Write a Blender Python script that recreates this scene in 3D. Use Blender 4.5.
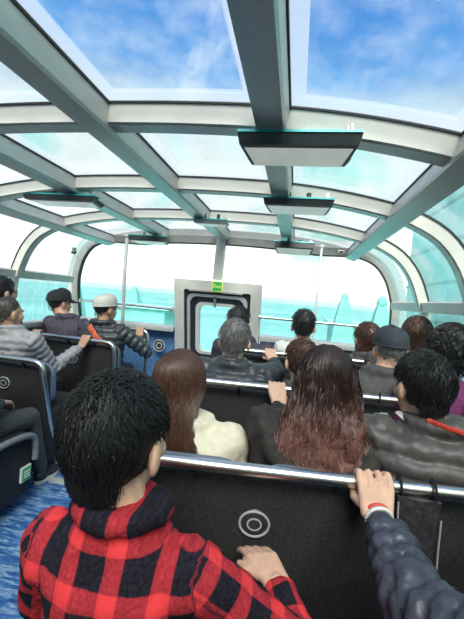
import bpy, math, random
import numpy as np
from mathutils import Vector, Matrix, Euler
from mathutils.bvhtree import BVHTree

random.seed(7); rng = np.random.default_rng(7)
for o in list(bpy.data.objects): bpy.data.objects.remove(o, do_unlink=True)
scene = bpy.context.scene
C = scene.collection
PI = math.pi

# ------------------------------------------------------------------ camera
FPX, YAW, PITCH, ROLL = 360.0, 0.174, -0.036, 0.085
CAM = np.array([0.74, 0.0, 1.34])
_f = np.array([-math.sin(YAW)*math.cos(PITCH), math.cos(YAW)*math.cos(PITCH), math.sin(PITCH)])
_r = np.array([math.cos(YAW), math.sin(YAW), 0.0])
_u = np.cross(_r, _f)
RT = _r*math.cos(ROLL) + _u*math.sin(ROLL)
UP = _u*math.cos(ROLL) - _r*math.sin(ROLL)
cam = bpy.data.cameras.new('camera'); cam_o = bpy.data.objects.new('camera', cam); C.objects.link(cam_o)
cam.sensor_fit = 'HORIZONTAL'; cam.sensor_width = 36.0; cam.lens = 36.0*FPX/464.0; cam.clip_start = 0.02; cam.clip_end = 900
M3 = Matrix(((RT[0], UP[0], -_f[0]), (RT[1], UP[1], -_f[1]), (RT[2], UP[2], -_f[2])))
cam_o.matrix_world = Matrix.Translation(Vector(CAM)) @ M3.to_4x4()
scene.camera = cam_o
def P(px, py, y):
    """point on the ray of a photo pixel at distance y down the cabin"""
    d = _f + RT*((px-232.0)/FPX) - UP*((py-309.5)/FPX)
    return CAM + d*((y-CAM[1])/d[1])

# ------------------------------------------------------------------ world, sun, exposure
vs = scene.view_settings
scene.display_settings.display_device = 'sRGB'
vs.view_transform = 'Standard'; vs.look = 'None'; vs.gamma = 1.0; vs.use_curve_mapping = False
vs.exposure = 0.42
w = bpy.data.worlds.new('sky'); scene.world = w; w.use_nodes = True
nt = w.node_tree; nt.nodes.clear()
def N(nt, t, **kw):
    n = nt.nodes.new(t)
    for k, v in kw.items():
        if k.startswith('_'): setattr(n, k[1:], v)
        else: n.inputs[k.replace('__', ' ')].default_value = v
    return n
def ramp(nt, stops, fac, interp='LINEAR'):
    n = nt.nodes.new('ShaderNodeValToRGB'); n.color_ramp.interpolation = interp
    e = n.color_ramp.elements
    while len(e) < len(stops): e.new(0.5)
    for el, (p, c) in zip(e, stops):
        el.position = p; el.color = (c[0], c[1], c[2], 1) if not isinstance(c, (int, float)) else (c, c, c, 1)
    nt.links.new(fac, n.inputs[0]); return n
def mixc(nt, fac, a, b, blend='MIX'):
    n = nt.nodes.new('ShaderNodeMix'); n.data_type = 'RGBA'; n.blend_type = blend
    for s, v in ((n.inputs[0], fac), (n.inputs[6], a), (n.inputs[7], b)):
        if hasattr(v, 'is_output'): nt.links.new(v, s)
        else: s.default_value = v if isinstance(v, (int, float)) else (v[0], v[1], v[2], 1)
    return n.outputs[2]
def math_n(nt, op, a, b=None):
    n = nt.nodes.new('ShaderNodeMath'); n.operation = op
    for s, v in zip(n.inputs, (a, b)):
        if v is None: continue
        if hasattr(v, 'is_output'): nt.links.new(v, s)
        else: s.default_value = v
    return n.outputs[0]
tc = nt.nodes.new('ShaderNodeTexCoord')
sep = nt.nodes.new('ShaderNodeSeparateXYZ'); nt.links.new(tc.outputs['Generated'], sep.inputs[0])
base = ramp(nt, [(0.0, (0.50, 0.70, 0.70)), (0.03, (1.35, 1.28, 1.15)), (0.14, (1.20, 1.16, 1.06)), (0.22, (0.86, 0.85, 0.80)),
                 (0.36, (0.66, 0.70, 0.70)), (0.45, (0.36, 0.48, 0.60)), (0.51, (0.10, 0.29, 0.60)), (0.62, (0.035, 0.19, 0.52)), (1.0, (0.03, 0.16, 0.46))], sep.outputs[2])
nz = N(nt, 'ShaderNodeTexNoise', Scale=2.3, Detail=5.0, Roughness=0.58, Distortion=0.5); nt.links.new(tc.outputs['Generated'], nz.inputs['Vector'])
cl = ramp(nt, [(0.55, 0.0), (0.70, 1.0)], nz.outputs[0], 'EASE')
nz2 = N(nt, 'ShaderNodeTexNoise', Scale=4.6, Detail=2.0, Roughness=0.5); nt.links.new(tc.outputs['Generated'], nz2.inputs['Vector'])
teal = ramp(nt, [(0.50, 0.0), (0.60, 0.8)], nz2.outputs[0], 'EASE')
band = ramp(nt, [(0.05, 0.0), (0.13, 1.0), (0.36, 0.9), (0.48, 0.0)], sep.outputs[2])
c1 = mixc(nt, math_n(nt, 'MULTIPLY', teal.outputs[0], band.outputs[0]), base.outputs[0], (0.26, 0.66, 0.61))
c2 = mixc(nt, math_n(nt, 'MULTIPLY', cl.outputs[0], 0.8), c1, (0.72, 0.75, 0.78))
bg = N(nt, 'ShaderNodeBackground', Strength=1.25); nt.links.new(c2, bg.inputs[0])
wo = nt.nodes.new('ShaderNodeOutputWorld'); nt.links.new(bg.outputs[0], wo.inputs[0])
sun = bpy.data.lights.new('sun', 'SUN'); sun.energy = 6.5; sun.angle = math.radians(35); sun.color = (1.0, 0.93, 0.82)
sun_o = bpy.data.objects.new('sun', sun); C.objects.link(sun_o); sun_o.rotation_euler = Euler((math.radians(40), math.radians(10), 0)); sun_o.location = (0, 0, 8)

# ------------------------------------------------------------------ materials
MATS = {}
def mat(name, col, rough=0.6, metal=0.0, var=0.15, scale=30.0, bump=0.0, bscale=200.0, spec=0.5, sheen=0.0, col2=None, stretch=(1, 1, 1), emit=0.0):
    if name in MATS: return MATS[name]
    m = bpy.data.materials.new(name); m.use_nodes = True; t = m.node_tree
    b = t.nodes['Principled BSDF']; b.inputs['Roughness'].default_value = rough; b.inputs['Metallic'].default_value = metal
    b.inputs['Specular IOR Level'].default_value = spec
    if sheen: b.inputs['Sheen Weight'].default_value = sheen
    co = t.nodes.new('ShaderNodeTexCoord'); mp = t.nodes.new('ShaderNodeMapping'); mp.inputs['Scale'].default_value = stretch
    t.links.new(co.outputs['Object'], mp.inputs[0])
    n = N(t, 'ShaderNodeTexNoise', Scale=scale, Detail=4.0, Roughness=0.6); t.links.new(mp.outputs[0], n.inputs['Vector'])
    c2 = col2 if col2 else tuple(min(1, c*(1+var)+0.01*var) for c in col)
    c1 = col if col2 else tuple(c*(1-var) for c in col)
    r = ramp(t, [(0.32, c1), (0.68, c2)], n.outputs[0]); t.links.new(r.outputs[0], b.inputs['Base Color'])
    if bump:
        n2 = N(t, 'ShaderNodeTexNoise', Scale=bscale, Detail=3.0); t.links.new(mp.outputs[0], n2.inputs['Vector'])
        bp = N(t, 'ShaderNodeBump', Strength=bump, Distance=0.01); t.links.new(n2.outputs[0], bp.inputs['Height']); t.links.new(bp.outputs[0], b.inputs['Normal'])
    if emit:
        t.links.new(r.outputs[0], b.inputs['Emission Color']); b.inputs['Emission Strength'].default_value = emit
    MATS[name] = m; return m
mat('rib_paint', (0.70, 0.67, 0.61), 0.35, 0.0, 0.06, 6)
mat('aluminium', (0.46, 0.45, 0.43), 0.34, 0.7, 0.12, 9, stretch=(1, .2, 1))
mat('beam_side', (0.56, 0.53, 0.49), 0.4, 0.2, 0.1, 8)
mat('rubber', (0.02, 0.022, 0.024), 0.6)
mat('chrome', (0.80, 0.77, 0.70), 0.30, 1.0, 0.08, 12)
mat('frame_grey', (0.55, 0.55, 0.53), 0.45, 0.2, 0.08, 9)
mat('wind_frame', (0.34, 0.33, 0.31), 0.4, 0.3, 0.15, 9)
mat('seat_black', (0.018, 0.016, 0.017), 0.75, 0, 0.5, 120, 0.25, 420)
mat('seat_pad', (0.16, 0.19, 0.25), 0.6, 0, 0.15, 30, 0.1, 300)
mat('seat_edge', (0.20, 0.21, 0.22), 0.5, 0, 0.15, 30)
mat('seat_blue', (0.03, 0.12, 0.32), 0.7, 0, 0.4, 60, col2=(0.16, 0.33, 0.55), stretch=(3, 3, .4))
mat('ring_white', (0.50, 0.50, 0.49), 0.35, 0.2, 0.05)
mat('panel_grey', (0.34, 0.36, 0.37), 0.5, 0, 0.1, 8)
mat('screen_body', (0.03, 0.035, 0.037), 0.35, 0.1, 0.2)
mat('screen_edge', (0.03, 0.32, 0.33), 0.3, 0.2, 0.1)
mat('screen_face_glow', (0.80, 0.80, 0.72), 0.25, 0, 0.08, 6, emit=0.22)  # faint glow added to lift the dark undersides of the folded displays
mat('sign_green', (0.01, 0.30, 0.08), 0.4, 0, 0.05, 8, emit=0.25)
mat('sign_yellow', (0.75, 0.80, 0.12), 0.4, 0, 0.05, 8, emit=0.25)
mat('white_plastic', (0.82, 0.82, 0.80), 0.4, 0, 0.04)
mat('skin', (0.70, 0.42, 0.29), 0.5, 0, 0.10, 22, 0.06, 160)
mat('skin_tan', (0.52, 0.29, 0.19), 0.5, 0, 0.12, 22, 0.06, 160)
mat('skin_pale', (0.80, 0.52, 0.39), 0.5, 0, 0.08, 22, 0.06, 160)
mat('lips', (0.55, 0.2, 0.17), 0.45)
mat('eye_white', (0.8, 0.8, 0.78), 0.2)
mat('eye_dark', (0.02, 0.013, 0.01), 0.15)
mat('hair_black', (0.012, 0.011, 0.012), 0.55, 0, 0.6, 40, stretch=(6, 6, 1))
mat('hair_dark_grey', (0.035, 0.030, 0.027), 0.5, 0, 0.6, 60, col2=(0.11, 0.10, 0.09))
mat('hair_grey', (0.10, 0.095, 0.09), 0.45, 0, 0.6, 60, col2=(0.26, 0.25, 0.24))
mat('hair_brown', (0.028, 0.012, 0.008), 0.5, 0, 0.5, 30, stretch=(6, 6, .5), col2=(0.115, 0.050, 0.030))
mat('hair_chestnut', (0.07, 0.028, 0.018), 0.34, 0, 0.5, 40, stretch=(6, 6, 1))
mat('cream_coat', (0.72, 0.66, 0.50), 0.85, 0, 0.08, 30, 0.3, 260)
mat('brown_coat', (0.024, 0.019, 0.016), 0.75, 0, 0.4, 30, 0.3, 200)
mat('grey_puffer', (0.080, 0.071, 0.068), 0.5, 0, 0.15, 40, 0.12, 90)
mat('black_puffer', (0.040, 0.044, 0.050), 0.42, 0, 0.3, 40, 0.12, 90)
mat('navy_puffer', (0.046, 0.049, 0.068), 0.40, 0, 0.3, 40, 0.15, 90)
mat('lightgrey_puffer', (0.34, 0.32, 0.34), 0.55, 0, 0.1, 40, 0.12, 90)
mat('charcoal_coat', (0.075, 0.072, 0.070), 0.8, 0, 0.2, 50, 0.2, 260)
mat('taupe_coat', (0.085, 0.07, 0.072), 0.8, 0, 0.2, 50, 0.2, 260)
mat('purple_coat', (0.055, 0.042, 0.065), 0.7, 0, 0.2, 50, 0.2, 260)
mat('magenta_knit', (0.20, 0.035, 0.13), 0.85, 0, 0.3, 60, 0.5, 120)
mat('white_knit', (0.72, 0.70, 0.66), 0.85, 0, 0.1, 60, 0.3, 200)
mat('blue_jacket', (0.03, 0.06, 0.14), 0.6, 0, 0.2, 40, 0.2, 200)
mat('denim', (0.06, 0.07, 0.10), 0.85, 0, 0.2, 60, 0.2, 300)
mat('shoe_black', (0.02, 0.02, 0.022), 0.5)
mat('shoe_sole', (0.75, 0.75, 0.72), 0.6)
mat('cap_black', (0.022, 0.022, 0.028), 0.8, 0, 0.2, 60, 0.2, 300)
mat('cap_light', (0.55, 0.51, 0.46), 0.85, 0, 0.08, 60, 0.2, 300)
mat('cap_navy', (0.030, 0.036, 0.048), 0.8, 0, 0.2, 60, 0.2, 300)
mat('red_strap', (0.62, 0.055, 0.035), 0.6, 0, 0.1)
mat('orange_strap', (0.66, 0.13, 0.06), 0.6, 0, 0.1)
mat('nylon_black', (0.034, 0.030, 0.034), 0.4, 0, 0.4, 60, 0.5, 40)
mat('paper_white', (0.8, 0.79, 0.74), 0.8, 0, 0.05)
mat('green_label', (0.05, 0.42, 0.12), 0.5, 0, 0.1)
mat('asphalt_quay', (0.50, 0.52, 0.50), 0.9, 0, 0.1, 1)

def plaid_material():
    m = bpy.data.materials.new('plaid_flannel'); m.use_nodes = True; t = m.node_tree; b = t.nodes['Principled BSDF']
    b.inputs['Roughness'].default_value = 0.9; b.inputs['Specular IOR Level'].default_value = 0.2
    a = t.nodes.new('ShaderNodeAttribute'); a.attribute_name = 'fabric_uv'
    s = t.nodes.new('ShaderNodeSeparateXYZ'); t.links.new(a.outputs['Vector'], s.inputs[0])
    bands = []
    for i in (0, 1):
        v = math_n(t, 'MULTIPLY', s.outputs[i], 1/0.086)
        fr = math_n(t, 'FRACT', v)
        r = ramp(t, [(0.0, 0.85), (0.10, 1.0), (0.32, 1.0), (0.36, 0.85), (0.385, 0.0), (0.96, 0.0), (0.985, 0.85)], fr); bands.append(r.outputs[0])
    both = math_n(t, 'MULTIPLY', bands[0], bands[1]); any_ = math_n(t, 'MAXIMUM', bands[0], bands[1])
    nz = N(t, 'ShaderNodeTexNoise', Scale=160.0, Detail=3.0); t.links.new(a.outputs['Vector'], nz.inputs['Vector'])
    dark = ramp(t, [(0.35, (0.006, 0.006, 0.010)), (0.7, (0.022, 0.018, 0.03))], nz.outputs[0])
    mid = ramp(t, [(0.3, (0.30, 0.016, 0.026)), (0.7, (0.50, 0.04, 0.05))], nz.outputs[0])
    c = mixc(t, any_, dark.outputs[0], mid.outputs[0]); c = mixc(t, both, c, (0.78, 0.05, 0.055))
    t.links.new(c, b.inputs['Base Color'])
    bp = N(t, 'ShaderNodeBump', Strength=0.25, Distance=0.004); t.links.new(nz.outputs[0], bp.inputs['Height']); t.links.new(bp.outputs[0], b.inputs['Normal'])
    MATS['plaid'] = m
plaid_material()
def dyed_hair():
    m = bpy.data.materials.new('hair_dyed_ends'); m.use_nodes = True; t = m.node_tree; b = t.nodes['Principled BSDF']
    b.inputs['Roughness'].default_value = 0.5
    co = t.nodes.new('ShaderNodeTexCoord'); s = t.nodes.new('ShaderNodeSeparateXYZ'); t.links.new(co.outputs['Object'], s.inputs[0])
    mp = t.nodes.new('ShaderNodeMapping'); mp.inputs['Scale'].default_value = (90, 90, 8); t.links.new(co.outputs['Object'], mp.inputs[0])
    n = N(t, 'ShaderNodeTexNoise', Scale=1.0, Detail=3.0); t.links.new(mp.outputs[0], n.inputs['Vector'])
    h = math_n(t, 'ADD', s.outputs[2], math_n(t, 'MULTIPLY', n.outputs[0], 0.22))
    r = ramp(t, [(0.80, (0.46, 0.25, 0.20)), (0.98, (0.30, 0.14, 0.11)), (1.09, (0.05, 0.02, 0.016)), (1.2, (0.022, 0.010, 0.009))], h)
    # ramp positions are limited to 0..1: remap height 0.6..1.2 to 0..1
    for e, p in zip(r.color_ramp.elements, (0.22, 0.46, 0.66, 0.85)): e.position = p
    q = math_n(t, 'MULTIPLY', math_n(t, 'SUBTRACT', h, 0.72), 1/0.6); t.links.new(q, r.inputs[0])
    t.links.new(r.outputs[0], b.inputs['Base Color']); MATS['hair_dyed'] = m
dyed_hair()
def floor_material():
    m = bpy.data.materials.new('marbled_vinyl'); m.use_nodes = True; t = m.node_tree; b = t.nodes['Principled BSDF']
    b.inputs['Roughness'].default_value = 0.35
    co = t.nodes.new('ShaderNodeTexCoord'); mp = t.nodes.new('ShaderNodeMapping'); mp.inputs['Scale'].default_value = (3.0, 16.0, 1); mp.inputs['Rotation'].default_value = (0, 0, 0.35)
    t.links.new(co.outputs['Object'], mp.inputs[0])
    n = N(t, 'ShaderNodeTexNoise', Scale=2.2, Detail=8.0, Roughness=0.72, Distortion=0.6); t.links.new(mp.outputs[0], n.inputs['Vector'])
    r = ramp(t, [(0.30, (0.010, 0.025, 0.09)), (0.43, (0.035, 0.10, 0.28)), (0.51, (0.06, 0.19, 0.42)), (0.57, (0.32, 0.44, 0.56)), (0.63, (0.04, 0.13, 0.33)), (0.8, (0.4, 0.48, 0.55))], n.outputs[0])
    t.links.new(r.outputs[0], b.inputs['Base Color']); MATS['floor'] = m
floor_material()
def glass_material(name, dirt=0.10, border=0.5, tint=(0.93, 0.975, 0.98), bw=0.10, bump=0.05, streak=(8, 8, 8)):
    m = bpy.data.materials.new(name); m.use_nodes = True; t = m.node_tree; t.nodes.clear()
    out = t.nodes.new('ShaderNodeOutputMaterial')
    tr = N(t, 'ShaderNodeBsdfTransparent'); tr.inputs[0].default_value = (*tint, 1)
    gl = N(t, 'ShaderNodeBsdfGlossy', Roughness=0.03); lw = N(t, 'ShaderNodeLayerWeight', Blend=0.5)
    fr_ = math_n(t, 'ADD', 0.045, math_n(t, 'MULTIPLY', math_n(t, 'POWER', lw.outputs['Facing'], 4.0), 0.5))
    co = t.nodes.new('ShaderNodeTexCoord'); mp = t.nodes.new('ShaderNodeMapping'); mp.inputs['Scale'].default_value = streak; t.links.new(co.outputs['Object'], mp.inputs[0])
    n = N(t, 'ShaderNodeTexNoise', Scale=1.0, Detail=6.0, Roughness=0.65); t.links.new(mp.outputs[0], n.inputs['Vector'])
    bp = N(t, 'ShaderNodeBump', Strength=bump, Distance=0.01)
    v = N(t, 'ShaderNodeTexVoronoi', Scale=140.0); t.links.new(co.outputs['Object'], v.inputs['Vector'])
    t.links.new(v.outputs['Distance'], bp.inputs['Height']); t.links.new(bp.outputs[0], gl.inputs['Normal'])
    mx = t.nodes.new('ShaderNodeMixShader'); t.links.new(fr_, mx.inputs[0]); t.links.new(tr.outputs[0], mx.inputs[1]); t.links.new(gl.outputs[0], mx.inputs[2])
    di = N(t, 'ShaderNodeBsdfTranslucent'); di.inputs[0].default_value = (0.85, 0.87, 0.9, 1)
    d2 = N(t, 'ShaderNodeBsdfDiffuse'); d2.inputs[0].default_value = (0.62, 0.63, 0.68, 1)
    dm = N(t, 'ShaderNodeMixShader'); dm.inputs[0].default_value = 0.5; t.links.new(di.outputs[0], dm.inputs[1]); t.links.new(d2.outputs[0], dm.inputs[2])
    dr = ramp(t, [(0.42, 0.015), (0.72, dirt*2.2)], n.outputs[0])
    at = t.nodes.new('ShaderNodeAttribute'); at.attribute_name = 'puv'; s = t.nodes.new('ShaderNodeSeparateXYZ'); t.links.new(at.outputs['Vector'], s.inputs[0])
    def edge(o):
        return math_n(t, 'LESS_THAN', math_n(t, 'MINIMUM', o, math_n(t, 'SUBTRACT', 1.0, o)), bw)
    ed = math_n(t, 'MAXIMUM', edge(s.outputs[0]), edge(s.outputs[1]))
    fac = math_n(t, 'MAXIMUM', dr.outputs[0], math_n(t, 'MULTIPLY', ed, border))
    m2 = t.nodes.new('ShaderNodeMixShader'); t.links.new(fac, m2.inputs[0]); t.links.new(mx.outputs[0], m2.inputs[1]); t.links.new(dm.outputs[0], m2.inputs[2])
    t.links.new(m2.outputs[0], out.inputs[0]); MATS[name] = m
glass_material('roof_glass', 0.10, 0.42)
glass_material('side_glass', 0.14, 0.0, (0.90, 0.95, 0.95), streak=(3, 10, 3))
glass_material('wind_glass', 0.03, 0.0, (0.96, 0.98, 0.97))
def water_material():
    m = bpy.data.materials.new('sea_water'); m.use_nodes = True; t = m.node_tree; b = t.nodes['Principled BSDF']
    b.inputs['Roughness'].default_value = 0.5
    co = t.nodes.new('ShaderNodeTexCoord'); n = N(t, 'ShaderNodeTexNoise', Scale=0.05, Detail=5.0, Roughness=0.6); t.links.new(co.outputs['Object'], n.inputs['Vector'])
    r = ramp(t, [(0.35, (0.06, 0.36, 0.33)), (0.65, (0.20, 0.54, 0.49))], n.outputs[0]); t.links.new(r.outputs[0], b.inputs['Base Color'])
    MATS['water'] = m
water_material()
mat('far_teal', (0.16, 0.47, 0.43), 0.7, 0, 0.2, 0.4)
mat('far_pale', (0.36, 0.74, 0.67), 0.7, 0, 0.15, 0.4)

# ------------------------------------------------------------------ mesh helpers
def v3(a): return np.asarray(a, float)
def unit(a): a = v3(a); return a/(np.linalg.norm(a)+1e-12)
def frame(d, ref=(0, 0, 1)):
    d = unit(d); ref = v3(ref)
    if abs(d@ref) > 0.97: ref = v3((0, 1, 0)) if abs(d[1]) < 0.9 else v3((1, 0, 0))
    a = unit(np.cross(ref, d)); b = np.cross(d, a); return a, b
class MB:
    def __init__(s): s.v = []; s.f = []; s.n = 0
    def add(s, v, f):
        s.f += [tuple(i+s.n for i in q) for q in f]; s.v.append(np.asarray(v, float)); s.n += len(v); return s
    def box(s, c, size, R=None, taper=None):
        hx, hy, hz = [a/2 for a in size]
        p = np.array([(x*hx, y*hy, z*hz) for z in (-1, 1) for y in (-1, 1) for x in (-1, 1)])
        if taper: p[:4, 0] *= taper[0]; p[:4, 1] *= taper[1]
        if R is not None: p = p @ np.asarray(R).T
        return s.add(p+v3(c), [(0, 2, 3, 1), (4, 5, 7, 6), (0, 1, 5, 4), (2, 6, 7, 3), (0, 4, 6, 2), (1, 3, 7, 5)])
    def rings(s, rings, closed=True, cap=True):
        k = len(rings[0]); n = len(rings); f = []
        for i in range(n-1):
            for j in range(k if closed else k-1):
                a = i*k+j; b = i*k+(j+1) % k; f.append((a, b, b+k, a+k))
        if cap: f.append(tuple(range(k-1, -1, -1))); f.append(tuple(range((n-1)*k, n*k)))
        return s.add(np.concatenate([np.asarray(r) for r in rings]), f)
    def tube(s, path, r, seg=10, flat=None, ref=(0, 0, 1)):
        path = [v3(p) for p in path]; n = len(path); rs = r if hasattr(r, '__len__') else [r]*n; out = []
        a = None
        for i in range(n):
            d = unit(path[min(i+1, n-1)]-path[max(i-1, 0)])
            if a is None: a, b = frame(d, ref)
            else:
                a = unit(a - d*(a@d)); b = np.cross(d, a)
            fl = flat if flat else (1, 1)
            out.append([path[i]+rs[i]*(math.cos(t)*a*fl[0]+math.sin(t)*b*fl[1]) for t in np.linspace(0, 2*PI, seg, endpoint=False)])
        return s.rings(out)
    def ell(s, c, r, R=None, nu=16, nv=10):
        rg = []
        for i in range(nv+1):
            th = PI*i/nv; th = min(max(th, 0.04), PI-0.04)
            rg.append([(r[0]*math.sin(th)*math.cos(p), r[1]*math.sin(th)*math.sin(p), -r[2]*math.cos(th)) for p in np.linspace(0, 2*PI, nu, endpoint=False)])
        rg = [np.array(q) for q in rg]
        if R is not None: rg = [q @ np.asarray(R).T for q in rg]
        return s.rings([q+v3(c) for q in rg])
    def cap(s, a, b, ra, rb, seg=12):
        a = v3(a); b = v3(b); d = unit(b-a); x, y = frame(d); rg = []
        for t in (-0.98, -0.7, -0.35, 0): rg.append((a+d*ra*t, ra*math.sqrt(1-t*t)))
        for t in (0, 0.35, 0.7, 0.98): rg.append((b+d*rb*t, rb*math.sqrt(1-t*t)))
        return s.rings([[c+r*(math.cos(q)*x+math.sin(q)*y) for q in np.linspace(0, 2*PI, seg, endpoint=False)] for c, r in rg])
    def arrays(s): return np.concatenate(s.v), s.f
    def mesh(s, name, origin=(0, 0, 0)):
        me = bpy.data.meshes.new(name); v, f = s.arrays(); me.from_pydata((v-v3(origin)).tolist(), [], f); me.update(); return me
    def build(s, name, m, parent=None, smooth=True, origin=None, bevel=0.0):
        o0 = v3(origin) if origin is not None else (v3(parent['_o']) if parent and '_o' in parent else v3((0, 0, 0)))
        me = s.mesh(name, o0)
        if bevel:
            import bmesh
            bm = bmesh.new(); bm.from_mesh(me); bmesh.ops.remove_doubles(bm, verts=bm.verts, dist=1e-6)
            bmesh.ops.bevel(bm, geom=[e for e in bm.edges], offset=bevel, segments=2, profile=0.6, affect='EDGES'); bm.to_mesh(me); bm.free()
        return link(name, me, m, parent, smooth, o0)
def link(name, me, m, parent=None, smooth=True, o0=(0, 0, 0), auto=True):
    if m: me.materials.clear(); me.materials.append(MATS[m] if isinstance(m, str) else m)
    me.polygons.foreach_set('use_smooth', [smooth]*len(me.polygons)); me.update()
    if smooth and auto: me.set_sharp_from_angle(angle=math.radians(42))
    o = bpy.data.objects.new(name, me); C.objects.link(o)
    if parent is not None:
        o.parent = parent
        po = v3(ROOT[parent.name]) if parent.name in ROOT else v3((0, 0, 0))
        o.location = v3(o0)-po; 
    else: o.location = o0
    ROOT[o.name] = v3(o0)
    return o
ROOT = {}
def bld(mb, name, m, parent=None, smooth=True, bevel=0.0):
    """mesh object whose origin is its parent's origin (or the mesh base for a thing)"""
    if parent is not None: o0 = ROOT[parent.name]
    else:
        v = np.concatenate(mb.v); o0 = np.array([v[:, 0].mean(), v[:, 1].mean(), v[:, 2].min()])
    return mb.build(name, m, parent, smooth, o0, bevel)
def empty(name, loc):
    o = bpy.data.objects.new(name, None); C.objects.link(o); o.location = loc; o.empty_display_size = 0.1; ROOT[o.name] = v3(loc); return o
def tag(o, label=None, cat=None, group=None, kind=None):
    if label: o['label'] = label
    if cat: o['category'] = cat
    if group: o['group'] = group
    if kind: o['kind'] = kind
    return o
def remesh(mb, voxel=0.012, smooth=6):
    me = mb.mesh('tmp'); o = bpy.data.objects.new('tmp', me); C.objects.link(o)
    m = o.modifiers.new('r', 'REMESH'); m.mode = 'VOXEL'; m.voxel_size = voxel
    if smooth: s = o.modifiers.new('s', 'SMOOTH'); s.factor = 0.5; s.iterations = smooth
    dg = bpy.context.evaluated_depsgraph_get(); ev = o.evaluated_get(dg)
    out = bpy.data.meshes.new_from_object(ev); bpy.data.objects.remove(o); bpy.data.meshes.remove(me); return out
def coords(me):
    a = np.empty(len(me.vertices)*3); me.vertices.foreach_get('co', a); return a.reshape(-1, 3)
def normals(me):
    a = np.empty(len(me.vertices)*3); me.vertices.foreach_get('normal', a); return a.reshape(-1, 3)
def setco(me, a): me.vertices.foreach_set('co', a.ravel()); me.update()
def vnoise(p, s, seed=0):
    q = p*s; return (np.sin(q[:, 0]*1.7+q[:, 1]*2.3+seed)*np.sin(q[:, 1]*1.9-q[:, 2]*1.3+seed*2)+np.sin(q[:, 2]*2.1+q[:, 0]*1.1+seed*3)*np.sin(q[:, 0]*2.7-q[:, 1]*1.1+seed))*0.5
def wlink(name, me, m, parent):
    """world-space mesh -> child of parent"""
    setco(me, coords(me)-ROOT[parent.name]); return link(name, me, m, parent, True, ROOT[parent.name], auto=False)
def bez(pts, n=8):
    """Catmull-Rom through the points"""
    p = [v3(q) for q in pts]; p = [2*p[0]-p[1]]+p+[2*p[-1]-p[-2]]; out = []
    for i in range(1, len(p)-2):
        for t in np.linspace(0, 1, n, endpoint=False):
            a, b, c, d = p[i-1:i+3]; out.append(0.5*(2*b+(c-a)*t+(2*a-5*b+4*c-d)*t*t+(3*b-a-3*c+d)*t**3))
    out.append(p[-2]); return out
def strands_mesh(paths, r0, r1=None):
    """(N,K,3) paths -> one MB of thin triangular tubes"""
    paths = np.asarray(paths); n, k, _ = paths.shape; r1 = r1 if r1 is not None else r0*0.35
    d = np.gradient(paths, axis=1); d /= np.linalg.norm(d, axis=2, keepdims=True)+1e-9
    ref = np.array([0.31, 0.17, 0.93]); a = np.cross(d, ref); a /= np.linalg.norm(a, axis=2, keepdims=True)+1e-9; b = np.cross(d, a)
    rr = np.linspace(r0, r1, k)[None, :, None]
    vs_ = np.stack([paths+rr*(math.cos(t)*a+math.sin(t)*b) for t in (0, 2*PI/3, 4*PI/3)], axis=2)   # n,k,3,3
    v = vs_.reshape(-1, 3); f = []
    for s in range(n):
        o = s*k*3
        for i in range(k-1):
            for j in range(3):
                p = o+i*3+j; q = o+i*3+(j+1) % 3; f.append((p, q, q+3, p+3))
    m = MB(); m.add(v, f); return m

# ------------------------------------------------------------------ the cabin shell
PROF = [(0, 1.972), (.31, 1.968), (.62, 1.954), (.92, 1.918), (1.215, 1.856), (1.38, 1.785), (1.475, 1.71), (1.55, 1.61), (1.60, 1.50), (1.635, 1.385), (1.655, 1.2), (1.66, 0.95)]
_half = np.array(bez([(x, 0, z) for x, z in PROF], 8))[:, (0, 2)]
FULL = np.concatenate([_half[::-1]*np.array([-1, 1]), _half[1:]])
_arc = np.concatenate([[0], np.cumsum(np.linalg.norm(np.diff(FULL, axis=0), axis=1))])
def roof_at(s):
    return np.array([np.interp(s, _arc, FULL[:, 0]), np.interp(s, _arc, FULL[:, 1])])
def s_of_x(x): return float(np.interp(x, FULL[:, 0], _arc))
def s_of_z(z, side):
    h = len(FULL)//2
    if side < 0: return float(np.interp(z, FULL[:h+1, 1], _arc[:h+1]))
    return float(np.interp(-z, -FULL[h:, 1], _arc[h:]))
def roof_n(s):
    t = unit(roof_at(s+0.01)-roof_at(s-0.01)); return np.array([-t[1], t[0]])*(-1)   # points inward (down)
def inward(s):
    n = roof_n(s); return n if n[1] < 0 or abs(n[1]) < 0.2 and n[0]*roof_at(s)[0] < 0 else -n
def swept(s0, s1, y0, y1, d0, d1, step=0.06):
    """bar of rectangular section following the roof between arc s0..s1; y0..y1 along the cabin; depth d0..d1 measured inward"""
    n = max(2, int((s1-s0)/step)+1); rg = []
    for s in np.linspace(s0, s1, n):
        p = roof_at(s); q = inward(s); a = p+q*d0; b = p+q*d1
        rg.append([(a[0], y0, a[1]), (a[0], y1, a[1]), (b[0], y1, b[1]), (b[0], y0, b[1])])
    return MB().rings(rg)
def pane_patch(name, m, parent, s0, s1, y0, y1, d=0.0, th=0.008):
    n = max(2, int((s1-s0)/0.05)+1); mb = MB(); vv = []; uv = []; ff = []
    for j, dd in ((0, d), (1, d-th)):
        for i, s in enumerate(np.linspace(s0, s1, n)):
            p = roof_at(s)+inward(s)*dd
            for k, y in ((0, y0), (1, y1)): vv.append((p[0], y, p[1])); uv.append((i/(n-1), k, 0))
    for i in range(n-1):
        a = 2*i; ff.append((a, a+1, a+3, a+2)); b = 2*n+a; ff.append((b, b+2, b+3, b+1))
        ff.append((a, a+2, b+2, b)); ff.append((a+1, b+1, b+3, a+3))
    ff += [(0, 2*n, 2*n+1, 1), (2*n-2, 2*n-1, 4*n-1, 4*n-2)]
    mb.add(vv, ff); o = bld(mb, name, m, parent)
    at = o.data.attributes.new('puv', 'FLOAT_VECTOR', 'POINT'); at.data.foreach_set('vector', np.array(uv, float).ravel()); return o

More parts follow.
